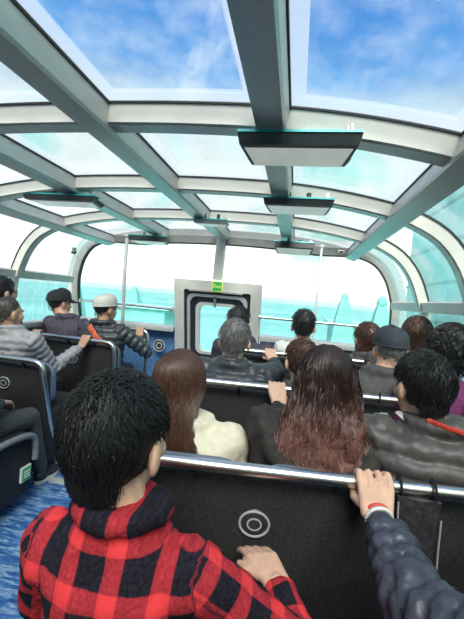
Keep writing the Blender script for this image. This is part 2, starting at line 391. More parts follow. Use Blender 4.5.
RIBS = [-1.09, -0.34, 0.41, 1.16, 1.90, 2.65]
YF = 3.45; YB = -1.15
BEAMX = [-1.215, -0.62, 0.0, 0.62, 1.215]; BW = 0.046
SL0, SR0 = s_of_z(0.95, -1), s_of_z(0.95, 1); SLT, SRT = s_of_z(1.385, -1), s_of_z(1.385, 1)
floor = MB().box((0, 1.3, -0.02), (3.34, 5.2, 0.04)); fo = bld(floor, 'floor', 'floor'); tag(fo, kind='structure', label='blue marbled vinyl floor of the aisle')
strip = MB().box((-0.74, 2.16, 0.004), (0.30, 0.05, 0.008)); bld(strip, 'floor_strip', 'frame_grey', fo)
ceil = tag(empty('ceiling', (0, 1.2, 1.97)), label='arched glass roof with silver beams and white ribs', kind='structure')
for i, y in enumerate(RIBS):
    o = bld(swept(SLT-0.02, SRT+0.02, y, y+0.06, 0.0, 0.068), 'roof_rib', 'rib_paint', ceil, True)
    g = bld(swept(SLT, SRT, y-0.006, y+0.0, -0.002, 0.006), 'seal', 'rubber', o)
    u = bld(swept(SLT, SRT, y+0.012, y+0.068, 0.064, 0.074), 'underside_strip', 'aluminium', o)
for x in BEAMX:
    s = s_of_x(x); p = roof_at(s); n = inward(s); t = np.array([n[1], -n[0]])
    cs = [p+t*BW*a+n*b for a, b in ((-1, 0.0), (1, 0.0), (1, 0.085), (-1, 0.085))]
    rg = [[(c[0], y, c[1]) for c in cs] for y in (YB, YF+0.02)]
    o = bld(MB().rings(rg), 'roof_beam', 'beam_side', ceil, True)
    cs = [p+t*BW*1.02*a+n*b for a, b in ((-1, 0.082), (1, 0.082), (0.9, 0.094), (-0.9, 0.094))]
    bld(MB().rings([[(c[0], y, c[1]) for c in cs] for y in (YB, YF+0.01)]), 'beam_underside', 'aluminium', o)
    for k in (-1, 1):
        cs = [p+t*(BW*k+.005*a)+n*b for a, b in ((-1, -.001), (1, -.001), (1, .009), (-1, .009))]
        bld(MB().rings([[(c[0], y, c[1]) for c in cs] for y in (YB, YF)]), 'seal', 'rubber', o)
ycuts = RIBS+[YF]
for i in range(len(ycuts)-1):
    y0, y1 = ycuts[i]+0.055, ycuts[i+1]+0.005
    for a, b in zip(BEAMX[:-1], BEAMX[1:]): pane_patch('pane', 'roof_glass', ceil, s_of_x(a)+BW*0.9, s_of_x(b)-BW*0.9, y0, y1)
for side, name in ((-1, 'wall_left'), (1, 'wall_right')):
    wl = tag(empty(name, (side*1.66, 1.2, 0)), label='curved glazed cabin side, '+('left' if side < 0 else 'right'), kind='structure')
    bld(MB().box((side*1.675, (YB+3.75)/2, 0.46), (0.03, 3.75-YB, 0.92)), 'lower_panel', 'panel_grey', wl, False)
    lo, hi = (SL0, SLT) if side < 0 else (SRT, SR0)
    for i in range(len(ycuts)-1):
        y0, y1 = ycuts[i]+0.055, ycuts[i+1]+0.005
        if side < 0: pane_patch('pane', 'side_glass', wl, SLT+0.03, s_of_x(BEAMX[0])-BW*0.9, y0, y1); pane_patch('pane', 'side_glass', wl, SL0, SLT-0.03, y0, y1)
        else: pane_patch('pane', 'side_glass', wl, s_of_x(BEAMX[-1])+BW*0.9, SRT-0.03, y0, y1); pane_patch('pane', 'side_glass', wl, SRT+0.03, SR0, y0, y1)
    for y in RIBS: bld(swept(lo, hi, y+0.005, y+0.055, 0.0, 0.05), 'window_post', 'rib_paint', wl)
    c = SLT if side < 0 else SRT
    bld(swept(c-0.035, c+0.035, YB, YF, 0.0, 0.055, 0.03), 'transom_rail', 'beam_side', wl)
    e = SL0 if side < 0 else SR0
    bld(MB().box((side*1.62, (YB+3.6)/2, 0.935), (0.12, 3.6-YB, 0.05)), 'sill', 'frame_grey', wl, bevel=0.01)
back = MB().box((0, YB-0.03, 1.0), (3.3, 0.05, 2.0)); tag(bld(back, 'wall_back', 'panel_grey', None, False), label='grey rear cabin wall', kind='structure')

# raked windscreen: y = YF + (1.93 - z) * RAKE
RAKE = 0.27
def WY(z): return YF+(1.93-z)*RAKE
def onscreen(px, py, off=0.0):
    d = _f + RT*((px-232.0)/FPX) - UP*((py-309.5)/FPX)
    # CAM.y + t dy = YF + off + (1.93-CAM.z - t dz)*RAKE
    t = (YF+off+(1.93-CAM[2])*RAKE-CAM[1])/(d[1]+d[2]*RAKE); return CAM+d*t
def wp(x, z, off=0.0): return np.array([x, WY(z)+off, z])
SILL = 0.97
wf = tag(empty('wall_front', (0, 3.6, 0)), label='front bulkhead and frame around the large windscreen', kind='structure')
prof = [q for q in FULL if q[1] > SILL]
def offprof(d):
    out = []
    for q in FULL:
        s = float(np.interp(q[0], FULL[:, 0], _arc)) if abs(q[0]) < 1.5 else (s_of_z(q[1], -1) if q[0] < 0 else s_of_z(q[1], 1))
        e = min(1.0, max(0.0, (abs(q[0])-.8)/.7)); p = q+inward(s)*(d-.115*e*e*(3-2*e)); out.append(p)
    return out
inner = [p for p in offprof(0.115)]; outer = [p for p in offprof(-0.005)]
rg = []
for a, b in zip(outer, inner):
    rg.append([wp(a[0], a[1], 0.0), wp(a[0], a[1], 0.05), wp(b[0], b[1], 0.05), wp(b[0], b[1], -0.012)])
bld(MB().rings(rg), 'windscreen_surround', 'frame_grey', wf)
in2 = offprof(0.135); rg = []
for a, b in zip(offprof(0.06), in2): rg.append([wp(a[0], a[1], -0.02), wp(a[0], a[1], 0.03), wp(b[0], b[1], 0.03), wp(b[0], b[1], -0.02)])
bld(MB().rings(rg), 'windscreen_trim', 'wind_frame', wf)
rg = []
for a, b in zip(offprof(0.130), offprof(0.139)): rg.append([wp(a[0], a[1], -0.026), wp(a[0], a[1], 0.02), wp(b[0], b[1], 0.02), wp(b[0], b[1], -0.026)])
bld(MB().rings(rg), 'windscreen_seal', 'rubber', wf)
# door geometry from its corners in the photo
dTL, dTR = onscreen(176, 279), onscreen(262.5, 284.5)
DX0, DX1, DZ1 = dTL[0], dTR[0], (dTL[2]+dTR[2])/2
DZ0 = 0.60
for a, b in ((-1.65, DX0-.01), (DX1+.01, 1.65)):
    bld(MB().box(((a+b)/2, WY(SILL), SILL-0.03), (b-a, 0.16, 0.06)), 'sill', 'frame_grey', wf, bevel=0.012)
    bld(MB().box(((a+b)/2, WY(SILL)+0.06, (SILL-.06)/2), (b-a, 0.04, SILL-.06)), 'bulkhead_panel', 'seat_blue', wf, False)
bld(MB().box(((DX0+DX1)/2, WY(DZ0)+.0, DZ0/2), (DX1-DX0, 0.05, DZ0)), 'bulkhead_panel', 'seat_blue', wf, False)
def screen_pane(name, m, parent, xs0, xs1, n=30):
    top = np.array(offprof(0.13)); top = top[np.argsort(top[:, 0], kind='stable')]
    half = [q for q in offprof(0.13)]
    xl = np.linspace(xs0, xs1, n); hx = np.array([q[0] for q in half]); hz = np.array([q[1] for q in half])
    return xl, np.interp(xl, hx, hz)
win = tag(empty('window_1', (0, 3.6, SILL)), label='large curved-top windscreen full of bright daylight', kind='structure')
for a, b in ((-1.63, DX0+0.02), (DX0+0.02, DX1-0.02), (DX1-0.02, 1.63)):
    xl, zt = screen_pane('', None, None, a, b); zb = SILL if (a < -1 or b > 1) else DZ1-0.02
    rg = [[wp(x, zb, 0.012), wp(x, max(z, zb+.01), 0.012), wp(x, max(z, zb+.01), 0.020), wp(x, zb, 0.020)] for x, z in zip(xl, zt)]
    bld(MB().rings(rg), 'pane', 'wind_glass', win)
xm = (DX0+DX1)/2; mt = onscreen(222, 239); mb_ = onscreen(217.5, 280)
bld(MB().rings([[wp(p[0]+dx, p[2], dy) for dx, dy in ((-.045, -.03), (.045, -.03), (.045, .03), (-.045, .03))] for p in (mt, mb_)]), 'mullion', 'rib_paint', win)
# exit hatch
door = tag(empty('door_1', ((DX0+DX1)/2, WY(DZ0), DZ0)), label='emergency exit hatch with rounded window in the windscreen', kind='structure')
def rrect(x0, x1, z0, z1, r, n=6):
    out = []
    for cx, cz, a0 in ((x1-r, z1-r, 0), (x0+r, z1-r, 90), (x0+r, z0+r, 180), (x1-r, z0+r, 270)):
        for t in np.linspace(a0, a0+90, n): out.append((cx+r*math.cos(math.radians(t)), cz+r*math.sin(math.radians(t))))
    return out
def rframe(o, i, y0, y1):
    ring = lambda pts, y: [wp(x, z, y) for x, z in pts]
    m = MB(); k = len(o); V = ring(o, y0)+ring(i, y0)+ring(i, y1)+ring(o, y1); f = []
    for j in range(k):
        n = (j+1) % k
        for a in range(4): b = (a+1) % 4; f.append((a*k+j, a*k+n, b*k+n, b*k+j))
    return m.add(V, f)
W_ = DX1-DX0
o1 = rrect(DX0, DX1, DZ0, DZ1, 0.012); i1 = rrect(DX0+.115*W_, DX1-.115*W_, DZ0+.02, DZ1-.10, 0.02)
bld(rframe(o1, i1, -0.06, 0.03), 'frame', 'rib_paint', door, True)
o2 = i1; i2 = rrect(DX0+.15*W_, DX1-.15*W_, DZ0+.04, DZ1-.135, 0.07); bld(rframe(o2, i2, -0.04, 0.025), 'gasket', 'rubber', door)
i3 = rrect(DX0+.185*W_, DX1-.185*W_, DZ0+.06, DZ1-.165, 0.075); bld(rframe(i2, i3, -0.052, 0.02), 'hatch_edge', 'frame_grey', door)
i4 = rrect(DX0+.25*W_, DX1-.25*W_, DZ0+.10, DZ1-.22, 0.07); bld(rframe(i3, i4, -0.03, 0.02), 'hatch_leaf', 'screen_body', door)
i5 = rrect(DX0+.29*W_, DX1-.29*W_, DZ0+.13, DZ1-.25, 0.06); bld(rframe(i4, i5, -0.045, 0.02), 'window_trim', 'rib_paint', door)
hm = MB(); V = [wp(x, z, 0.0) for x, z in i5]+[wp(x, z, 0.008) for x, z in i5]; k = len(i5)
hm.add(V, [tuple(range(k)), tuple(range(2*k-1, k-1, -1))]+[(j, (j+1) % k, k+(j+1) % k, k+j) for j in range(k)]); bld(hm, 'pane', 'wind_glass', door)
hx = xm-0.01; hz = DZ1-.17
hd = bld(MB().tube([wp(hx, hz, -0.09), wp(hx, hz-0.09, -0.085)], [0.014, 0.010]), 'handle', 'chrome', door)
bld(MB().tube([wp(hx, hz, -0.03), wp(hx, hz, -0.095)], 0.013), 'handle_hub', 'screen_body', hd)
bld(MB().box(wp(xm-.01, DZ1-.107, -0.066), (W_*.62, 0.02, 0.016)), 'header_strip', 'wind_frame', door, False)
# exit sign
ex = onscreen(217.5, 286.5, -0.07); sw, sh = 0.105, 0.105
es = tag(empty('exit_sign', ex-np.array([0, 0, sh/2])), 'small green sign reading Exit above the hatch', 'sign')
bld(MB().box(ex, (sw, 0.012, sh)), 'panel', 'sign_yellow', es, bevel=0.003)
bld(MB().box(ex+np.array([0, -0.007, 0]), (sw*.86, 0.004, sh*.84)), 'face', 'sign_green', es, False)
cu = bpy.data.curves.new('Exit', 'FONT'); cu.body = 'Exit'; cu.size = 0.052; cu.align_x = 'CENTER'; cu.align_y = 'CENTER'; cu.extrude = 0.001; cu.resolution_u = 3
to = bpy.data.objects.new('tmp', cu); C.objects.link(to); tm = bpy.data.meshes.new_from_object(to.evaluated_get(bpy.context.evaluated_depsgraph_get())); bpy.data.objects.remove(to)
a = coords(tm); setco(tm, np.stack([a[:, 0], -a[:, 2], a[:, 1]], 1)+ex+np.array([0, -0.011, 0.0])); wlink('lettering', tm, 'sign_yellow', es)

# ------------------------------------------------------------------ outside
sea = MB().box((0, 250, -2.6), (900, 520, 0.1)); so = bld(sea, 'ground', 'water', None, False); tag(so, 'bright teal water stretching to the horizon', kind='structure')
far = [((76, 285), 30, 2.0, 4.2, 'pale teal blurred tower far outside left of the light cap'), ((135, 289), 46, 2.6, 4.6, 'round-topped teal tower between left pole and hatch'),
       ((345, 298), 30, 2.2, 4.0, 'pale teal tower seen right of the right pole'), ((382, 303), 22, 1.8, 3.6, 'teal tower close to the right windscreen edge')]
for i, ((px, py), Y, wd, hh, lb) in enumerate(far):
    p = P(px, py, Y); m = MB(); z0 = -2.6
    m.rings([[(p[0]+a*wd/2*s, Y+b*wd/2*s, z) for a, b in ((-1, -1), (1, -1), (1, 1), (-1, 1))] for z, s in ((z0, .9), (z0+(p[2]-z0)*.55, .62), (p[2]-.5, .36), (p[2], .2))])
    t = tag(empty('distant_tower', (p[0], Y, z0)), lb, 'tower', 'towers across the water')
    bld(m, 'shaft', 'far_teal', t); bld(MB().ell((p[0], Y, p[2]), (.3, .3, .4)), 'top', 'far_teal', t)
for px0, px1, py, Y, lb in ((112, 172, 304, 36, 'low teal quay building left of the hatch'), (330, 398, 322, 36, 'low teal quay building behind the right windscreen')):
    a, b = P(px0, py, Y), P(px1, py, Y); zt = a[2]
    t = tag(empty('quay_building', ((a[0]+b[0])/2, Y, -2.6)), lb, 'building', 'quay buildings across the water')
    bld(MB().box(((a[0]+b[0])/2, Y, (zt-2.6)/2), (b[0]-a[0], 4, zt+2.6)), 'hall', 'far_teal', t, False)
    bld(MB().box(((a[0]+b[0])/2, Y, zt+.1), (b[0]-a[0]+.8, 4.6, .25)), 'roof', 'far_pale', t, False)

hb = tag(empty('harbour_building', (15, 21, -2.6)), 'large teal building close outside the right-hand windows', 'building')
bld(MB().box((17, 21, 7.7), (4, 60, 20.6)), 'wall', 'far_pale', hb, False)
for z in (0.5, 4.5, 8.5, 12.5): bld(MB().box((14.95, 21, z), (.2, 60.4, .3)), 'floor_band', 'far_teal', hb, False)
bld(MB().box((17, 21, 18.2), (4.8, 61, .5)), 'roof', 'far_teal', hb, False)
qy = tag(empty('quay_deck', (-33, -3, -2.6)), 'pale concrete quay outside the left-hand windows', 'quay')
bld(MB().box((-33, -3, -1.65), (54, 24, 1.9)), 'slab', 'asphalt_quay', qy, False); bld(MB().box((-6.1, -3, -.66), (.5, 24, .14)), 'kerb', 'white_plastic', qy, False)
# ------------------------------------------------------------------ poles, bars, monitors
def thing_tube(name, label, cat, path, r, m='chrome', ends=True, group=None):
    t = tag(empty(name, v3(path[-1])), label, cat, group); bld(MB().tube(path, r, 12), 'tube', m, t)
    for p, q in ((path[0], path[1]), (path[-1], path[-2])):
        d = unit(v3(q)-v3(p)); bld(MB().tube([v3(p)-d*.002, v3(p)+d*.014], r*1.9, 12), 'flange', m, t)
    return t
YP = 3.36
pl = P(127, 240, YP); thing_tube('grab_pole', 'vertical pole before the windscreen behind the light cap man', 'pole', [(pl[0], YP, 1.86), (pl[0], YP, 1.5), (pl[0], YP+.1, 0.0)], 0.017, 'frame_grey')
pr = P(321, 255, YP); thing_tube('grab_pole', 'vertical pole on the right half of the windscreen', 'pole', [(pr[0], YP, 1.87), (pr[0], YP, 1.5), (pr[0], YP+.1, 0.0)], 0.011, 'white_plastic')
zb = 1.16; yb = WY(zb)-0.10
thing_tube('guard_bar', 'horizontal bar across the left half of the windscreen', 'bar', [(-1.56, yb, zb), (-.9, yb, zb), (DX0-.0, yb, zb-.005)], 0.013)
thing_tube('guard_bar', 'horizontal bar across the right half of the windscreen', 'bar', [(DX1, yb, zb), (1.0, yb, zb), (1.56, yb, zb)], 0.013)
def monitor(label, xc, y, wd, dp, z, tilt=0.0, th=0.04, light=False):
    t = tag(empty('fold_down_monitor', (xc, y, z)), label, 'monitor', 'monitors folded up under the roof beams')
    R = np.array(Euler((tilt, 0, 0)).to_matrix())
    def tr(p): return (np.asarray(p) @ R.T)+np.array([xc, y, z])
    f = [(0, 1, 2, 3), (7, 6, 5, 4), (0, 4, 5, 1), (1, 5, 6, 2), (2, 6, 7, 3), (3, 7, 4, 0)]
    w2 = wd/2
    V = [(-w2, 0, 0), (w2, 0, 0), (w2*.93, dp, 0), (-w2*.93, dp, 0), (-w2*.96, 0.012, -th), (w2*.96, 0.012, -th), (w2*.84, dp*.95, -th*.8), (-w2*.84, dp*.95, -th*.8)]
    bld(MB().add(tr(V), f[::-1]), 'housing', 'wind_frame' if light else 'screen_body', t, False)
    V2 = [(x*.92, 0.02+(yy)*.86, zz-.003) for x, yy, zz in V[4:]]; V2 = V2+[(x, yy, zz+.002) for x, yy, zz in V2]
    bld(MB().add(tr(V2), f), 'display', 'screen_face_glow', t, False)
    V3 = [(-w2, -.004, 0.002), (w2, -.004, 0.002), (w2, dp*.4, .006), (-w2, dp*.4, .006)]; V3 += [(x, yy, zz+.008) for x, yy, zz in V3]
    bld(MB().add(tr(V3), f), 'top_cover', 'screen_edge', t, False)
    bld(MB().tube([tr((-.05, dp*.3, .0)), tr((-.05, dp*.3, .05))], .012), 'bracket', 'screen_body', t)
    bld(MB().tube([tr((.05, dp*.3, .0)), tr((.05, dp*.3, .05))], .012), 'bracket', 'screen_body', t)
    cl_ = MB(); cl_.tube([tr((w2*.78, 0.03, .005)), tr((w2*.78, .03, .04)), tr((w2*.84, .03, .045)), tr((w2*.84, .03, .005))], .005, 6); bld(cl_, 'latch', 'chrome', t)
def mon_px(label, x0, x1, y, Z, dp, **k):
    d = (Z-CAM[2])/(P((x0+x1)/2, y, 1.0)-CAM)[2]
    a, b = P(x0, y, d), P(x1, y, d); monitor(label, (a[0]+b[0])/2, d, abs(b[0]-a[0])*.995, dp, Z, **k)
mon_px('largest and nearest folded monitor on the beam right of centre', 237, 364, 133, 1.85, 0.17, tilt=-0.10, th=.03)
mon_px('middle of the three monitors under the beam right of centre', 263, 335, 199, 1.846, 0.17, tilt=-.10, th=.026)
mon_px('farthest monitor right of the hatch, hanging by the windscreen top', 274, 315, 242.5, 1.835, 0.14, tilt=-0.45)
mon_px('monitor under the left beam, above the dark-capped man', 22, 94, 195, 1.846, 0.16, tilt=-.06, th=.026)
mon_px('farthest left monitor above the light-capped man', 128, 166, 236, 1.84, 0.16, tilt=-0.15)
mon_px('thin pale monitor under the centre beam above the mullion', 193, 227, 220, 1.862, 0.14, th=0.02, light=True)
def gadget(label, p, s=0.03):
    t = tag(empty('ceiling_camera', v3(p)), label, 'camera')
    bld(MB().box(v3(p)+[0, 0, s*.9], (s*.8, s*.8, s*.8)), 'mount', 'screen_body', t, False); b = MB().ell(v3(p)+[0, 0, 0], (s*.75, s*.75, s*.62)); bld(b, 'body', 'screen_body', t)
    bld(MB().tube([v3(p)+[0, -s*.6, -s*.2], v3(p)+[0, -s*.95, -s*.35]], s*.35), 'lens', 'rubber', t)
gadget('small black camera at the upper left windscreen corner', P(74, 252, 3.36), .035)
gadget('small black device beside the middle monitor on the right beam', P(295, 187, 1.95)+[0, 0, -.02], .022)
lb = P(107, 240, 3.4); t = tag(empty('ceiling_lamp', lb), 'small white lamp over the windscreen top, left', 'lamp'); bld(MB().box(lb, (.07, .04, .025)), 'body', 'white_plastic', t, bevel=.006); bld(MB().box(lb+[0, -.022, 0], (.03, .006, .015)), 'lens', 'wind_frame', t, False)
lb = P(341, 252, 3.36); t = tag(empty('ceiling_lamp', lb), 'small dark lamp over the windscreen top, right', 'lamp'); bld(MB().box(lb, (.06, .04, .03)), 'body', 'wind_frame', t, bevel=.006); bld(MB().box(lb+[0, -.022, 0], (.03, .006, .015)), 'lens', 'screen_body', t, False)

# ------------------------------------------------------------------ benches
def pad_mesh(x0, x1, y, z0, z1, th, lean):
    """backrest pad with rounded top, leaning back"""
    pts = rrect(x0, x1, z0, z1, 0.09, 6); m = MB()
    def q(x, z, d): return (x, y+lean*(z-z0)*-1+d, z)
    def sc(f): return [((x-(x0+x1)/2)*f+(x0+x1)/2, (z-(z0+z1)/2)*f+(z0+z1)/2) for x, z in pts]
    m.rings([[q(x, z, d) for x, z in sc(f)] for d, f in ((0, .9), (.0, .97), (th*.3, 1.0), (th*.75, 1.0), (th, .94), (th, .8))]); return m
BENCH = {}
TURN = 0.11
def bench(label, x0, x1, yr, zr, seats, aisle, ring_x=None, seat_z=0.44, pole_foot=None, group=None, turn=0.0):
    """aisle: side of the aisle end (+1: x1 end, -1: x0 end)"""
    t = tag(empty('bench_seat', ((x0+x1)/2, yr+.3, 0)), label, 'seat', group)
    L = x1-x0; top = zr-0.035
    # black back shell
    m = MB(); pts = rrect(x0+.015, x1-.015, .16, top, 0.05, 5)
    def q(x, z, d): return (x, yr+.045+.06*(top-z)+d, z)
    cx, cz = (x0+x1)/2, (.16+top)/2
    def sc(f, g): return [(cx+(x-cx)*(1-f/(L/2)), cz+(z-cz)*(1-f/.35)) for x, z in pts]
    m.rings([[q(x, z, d) for x, z in sc(f, f)] for d, f in ((0.0, .022), (.008, .006), (.02, 0.0), (.05, 0), (.06, .01))])
    bld(m, 'back_shell', 'seat_black', t)
    wdt = L/seats
    for k in range(seats):
        a = x0+k*wdt+.012; b = x0+(k+1)*wdt-.012
        bld(pad_mesh(a, b, yr+.115, seat_z+.04, zr-.034, .075, -.10*-1), 'backrest_pad', 'seat_pad', t)
        m = MB(); R_ = []
        for yy, h0, h1, f in ((yr+.16, .0, .07, .97), (yr+.2, -.03, .09, 1), (yr+.45, -.03, .10, 1), (yr+.56, -.025, .085, 1), (yr+.59, 0.0, .05, .96)):
            c = (a+b)/2; hw = (b-a)/2*f; R_.append([(c-hw, yy, seat_z-.08+h0), (c+hw, yy, seat_z-.08+h0), (c+hw, yy, seat_z-.10+h1+.01), (c+hw*.9, yy, seat_z-.10+h1+.03), (c-hw*.9, yy, seat_z-.10+h1+.03), (c-hw, yy, seat_z-.10+h1+.01)])
        bld(m.rings(R_), 'cushion', 'seat_black', t)
    bld(MB().box(((x0+x1)/2, yr+.36, seat_z-.13), (L-.06, .36, .05)), 'seat_frame', 'seat_edge', t, bevel=.01)
    for xx in (x0+.12, x1-.12):
        bld(MB().box((xx, yr+.35, (seat_z-.15)/2), (.05, .22, seat_z-.15)), 'leg', 'seat_edge', t, bevel=.008)
    # chrome handrail, bent down to the floor at the aisle end
    ax = x1 if aisle > 0 else x0; wx = x0 if aisle > 0 else x1; s = aisle
    fx, fy = (pole_foot if pole_foot is not None else (ax+s*.012, yr+.06))
    path = [(wx, yr, zr)]+[(wx+(ax-wx)*q, yr, zr) for q in (.3, .6, .8)]
    path += bez([(ax-s*.10, yr, zr), (ax-s*.045, yr, zr-.008), (ax-s*.012, yr+.002, zr-.035), (ax, yr+.004, zr-.09)], 5)
    path += [(ax+(fx-ax)*.5, yr+(fy-yr)*.5, zr*.45), (fx, fy, 0.008)]
    hr = bld(MB().tube(path, .018, 14), 'handrail', 'chrome', t)
    bld(MB().tube([(fx, fy, 0.0), (fx, fy, .012)], .035, 14), 'foot_flange', 'chrome', hr)
    for q_ in (.22, .5, .78):
        xx = x0+L*q_; bld(MB().tube([(xx, yr+.002, zr-.004), (xx, yr+.05, zr-.06)], .009, 8), 'rail_bracket', 'screen_body', hr)
    bld(MB().box((ax-s*.03, yr+.33, seat_z-.17), (.045, .50, .36)), 'side_panel', 'seat_black', t, bevel=.03 if False else .018)
    for rx in (ring_x or []):
        rz = zr-.185
        yy = yr+.045+.06*(top-rz)-.006
        for nm, r_, tt, mm in (('speaker_ring', .044, .0038, 'ring_white'), ('speaker_dimple', .020, .0042, 'ring_white')):
            bld(MB().tube([(rx+r_*math.cos(a_), yy, rz+.85*r_*math.sin(a_)) for a_ in np.linspace(0, 2*PI, 33)], tt, 6), nm, mm, t)
        bld(MB().ell((rx, yy+.004, rz), (.044, .008, .044)), 'speaker_cup', 'screen_body', t)
    if turn:
        t.rotation_euler = (0, 0, turn); t.location = ((x0+x1)/2, yr+.3+math.tan(turn)*((x0+x1)/2-.6), 0)
        BENCH[yr] = (np.array([(x0+x1)/2, yr+.3+math.tan(turn)*((x0+x1)/2-.6)]), turn)
    return t
def rail_on(i, x):
    """point of the right-hand handrail of row i above world x"""
    c, a = BENCH[YR[i]]; u = ((x-c[0])-.3*math.sin(a))/math.cos(a)
    return np.array([x, c[1]+u*math.sin(a)-.3*math.cos(a), ZR[i]])
XR0, XR1 = 0.14, 1.60; XL0, XL1 = -1.60, -0.715
gR, gL = 'three-place benches right of the aisle', 'two-place benches left of the aisle'
YR = [0.20, 1.00, 1.78, 2.55]; ZR = [0.82, 0.855, 0.905, 0.965]
bench('bench under the man in the red plaid shirt', XR0, XR1, YR[0], ZR[0], 3, -1, None, .43, group=gR)
bench('nearest bench with long chrome rail before the plaid-shirt man', XR0, XR1, YR[1], ZR[1], 3, -1, [P(253, 540, 1.05)[0]-.03], .43, group=gR, turn=TURN)
bench('bench in front of the two long-haired women, grey-haired man on it', XR0, XR1, YR[2], ZR[2], 3, -1, [.75], .47, group=gR, turn=TURN)
bench('front right bench nearest to the windscreen', .24, XR1, YR[3], ZR[3], 3, -1, None, .52, group=gR, turn=TURN*.8)
bench('nearest left bench with green label on its aisle side', XL0, XL1, 1.30, .84, 2, 1, None, .43, group=gL)
bench('left bench of the man in the pale grey puffer jacket', XL0, P(43, 372, 2.08)[0], 2.08, .81, 2, 1, [P(3, 397, 2.13)[0]], .44, pole_foot=tuple(P(54, 491, 2.33)[:2]), group=gL)
bench('left bench of the two men wearing peaked caps', XL0, P(114, 352, 2.78)[0], 2.78, .87, 2, 1, [P(72, 368, 2.83)[0]], .48, group=gL)
nl = [o for o in C.objects if o.get('label', '').startswith('nearest left bench')][0]
bld(MB().tube(bez([(XL1+.012, 1.50, .455), (XL1+.012, 1.72, .455), (XL1+.012, 1.85, .43), (XL1+.012, 1.885, .36), (XL1+.012, 1.885, .28)], 6), .018, 10), 'armrest', 'seat_edge', nl)
lp = np.array([XL1+.045, 1.83, .30])
gl_ = tag(empty('safety_label', lp), 'small green safety label on the nearest left bench side', 'label')
bld(MB().box((XL1+.0, 1.83, .215), (.012, .075, .085)), 'backing', 'white_plastic', gl_, False); bld(MB().box((XL1+.004, 1.83, .215), (.012, .062, .07)), 'face', 'green_label', gl_, False)
for dz in (-.016, .0, .016): bld(MB().box((XL1+.008, 1.83, .215+dz), (.01, .045, .006)), 'stripe', 'white_plastic', gl_, False)
# front grab rail by the light-capped man, with round button panel on the bulkhead
fr = P(148, 331, 3.36)
path = bez([(-1.5, 3.36, fr[2]), (fr[0]-.2, 3.36, fr[2]), (fr[0]-.04, 3.36, fr[2]-.005), (fr[0], 3.36, fr[2]-.05)], 6)+[(fr[0], 3.36, .5), (fr[0], 3.36, .01)]
thing_tube('front_handrail', 'chrome handrail before the front left bench, held by light-capped man', 'rail', path, .016)
bp_ = P(158, 346, 3.64); t = tag(empty('bulkhead_speaker', bp_-np.array([0, 0, .06])), 'round speaker on the blue bulkhead left of the hatch', 'speaker')
for r_, mm, nm in ((.06, 'ring_white', 'outer_ring'), (.03, 'ring_white', 'inner_ring')):
    bld(MB().tube([bp_+[r_*math.cos(a_), 0.03, r_*math.sin(a_)] for a_ in np.linspace(0, 2*PI, 33)], .007, 6), nm, mm, t)
bld(MB().ell(bp_+[0, .04, 0], (.055, .012, .055)), 'cup', 'screen_body', t)

# ------------------------------------------------------------------ people
def rotz(a): c, s = math.cos(a), math.sin(a); return np.array([[c, -s, 0], [s, c, 0], [0, 0, 1.0]])
def rotx(a): c, s = math.cos(a), math.sin(a); return np.array([[1.0, 0, 0], [0, c, -s], [0, s, c]])
def head_parts(mb, H, R, s, neck):
    T = lambda p: H+R @ (v3(p)*s)
    mb.ell(T((0, -.008, .012)), np.array((.074, .094, .100))*s, R, 20, 14)
    mb.ell(T((0, .022, -.058)), np.array((.058, .068, .068))*s, R)
    mb.ell(T((0, .060, -.108)), np.array((.026, .026, .022))*s, R)                 # chin
    mb.cap(T((0, .086, .004)), T((0, .104, -.034)), .010*s, .014*s)                # nose
    mb.ell(T((0, .086, .022)), np.array((.050, .012, .012))*s, R)                  # brow
    mb.ell(T((0, .086, -.066)), np.array((.026, .011, .010))*s, R)                 # mouth
    for k in (-1, 1):
        mb.ell(T((k*.084, -.006, -.018)), np.array((.012, .024, .036))*s, R @ rotz(k*.45))
        mb.ell(T((k*.040, .066, -.03)), np.array((.024, .022, .024))*s, R)         # cheek
    mb.cap(T((0, -.022, -.05)), neck, .054*s, .058*s)
def grip_hand(mb, Cp, t, Wp, r=.018, thumb=1, s=1.0):
    """four fingers over a rail at Cp along t, thumb under it, palm towards the wrist"""
    Cp, Wp = v3(Cp), v3(Wp); t = unit(t); n0 = Wp-Cp; n0 = unit(n0-t*(n0@t)); o = np.cross(t, n0)
    if o[2] < 0: o = -o
    def pos(deg, R, off): a = math.radians(deg); return Cp+t*off+R*(math.cos(a)*n0+math.sin(a)*o)
    Rr = r+.0095*s
    for i, off in enumerate((-.0355, -.012, .0115, .0345)):
        ln = (0.86, .98, 1.0, .9)[i] if thumb > 0 else (.9, 1.0, .98, .86)[i]
        a = [pos(48, Rr+.006, off*s), pos(48+58*ln, Rr+.004, off*s*.97), pos(48+112*ln, Rr, off*s*.95), pos(48+165*ln, Rr, off*s*.93)]
        rr = [.0100, .0088, .0084, .0072]
        for k in range(3): mb.cap(a[k], a[k+1], rr[k]*s, rr[k+1]*s, 10)
        mb.ell(a[0]+(a[1]-a[0])*.1, np.array((.0108,)*3)*s, None, 10, 8)
        w0 = Wp+t*off*s*.62
        mb.cap(w0, a[0]*.8+w0*.2, .015*s, .0112*s, 10)
    b = Wp+t*thumb*.026*s+(Cp-Wp)*.25
    c = pos(-30, Rr+.010, thumb*.045*s); d = pos(-85, Rr+.002, thumb*.040*s); e = pos(-130, Rr, thumb*.028*s)
    for p, q, ra, rb in ((b, c, .014, .0115), (c, d, .0112, .0100), (d, e, .0098, .0082)): mb.cap(p, q, ra*s, rb*s, 10)
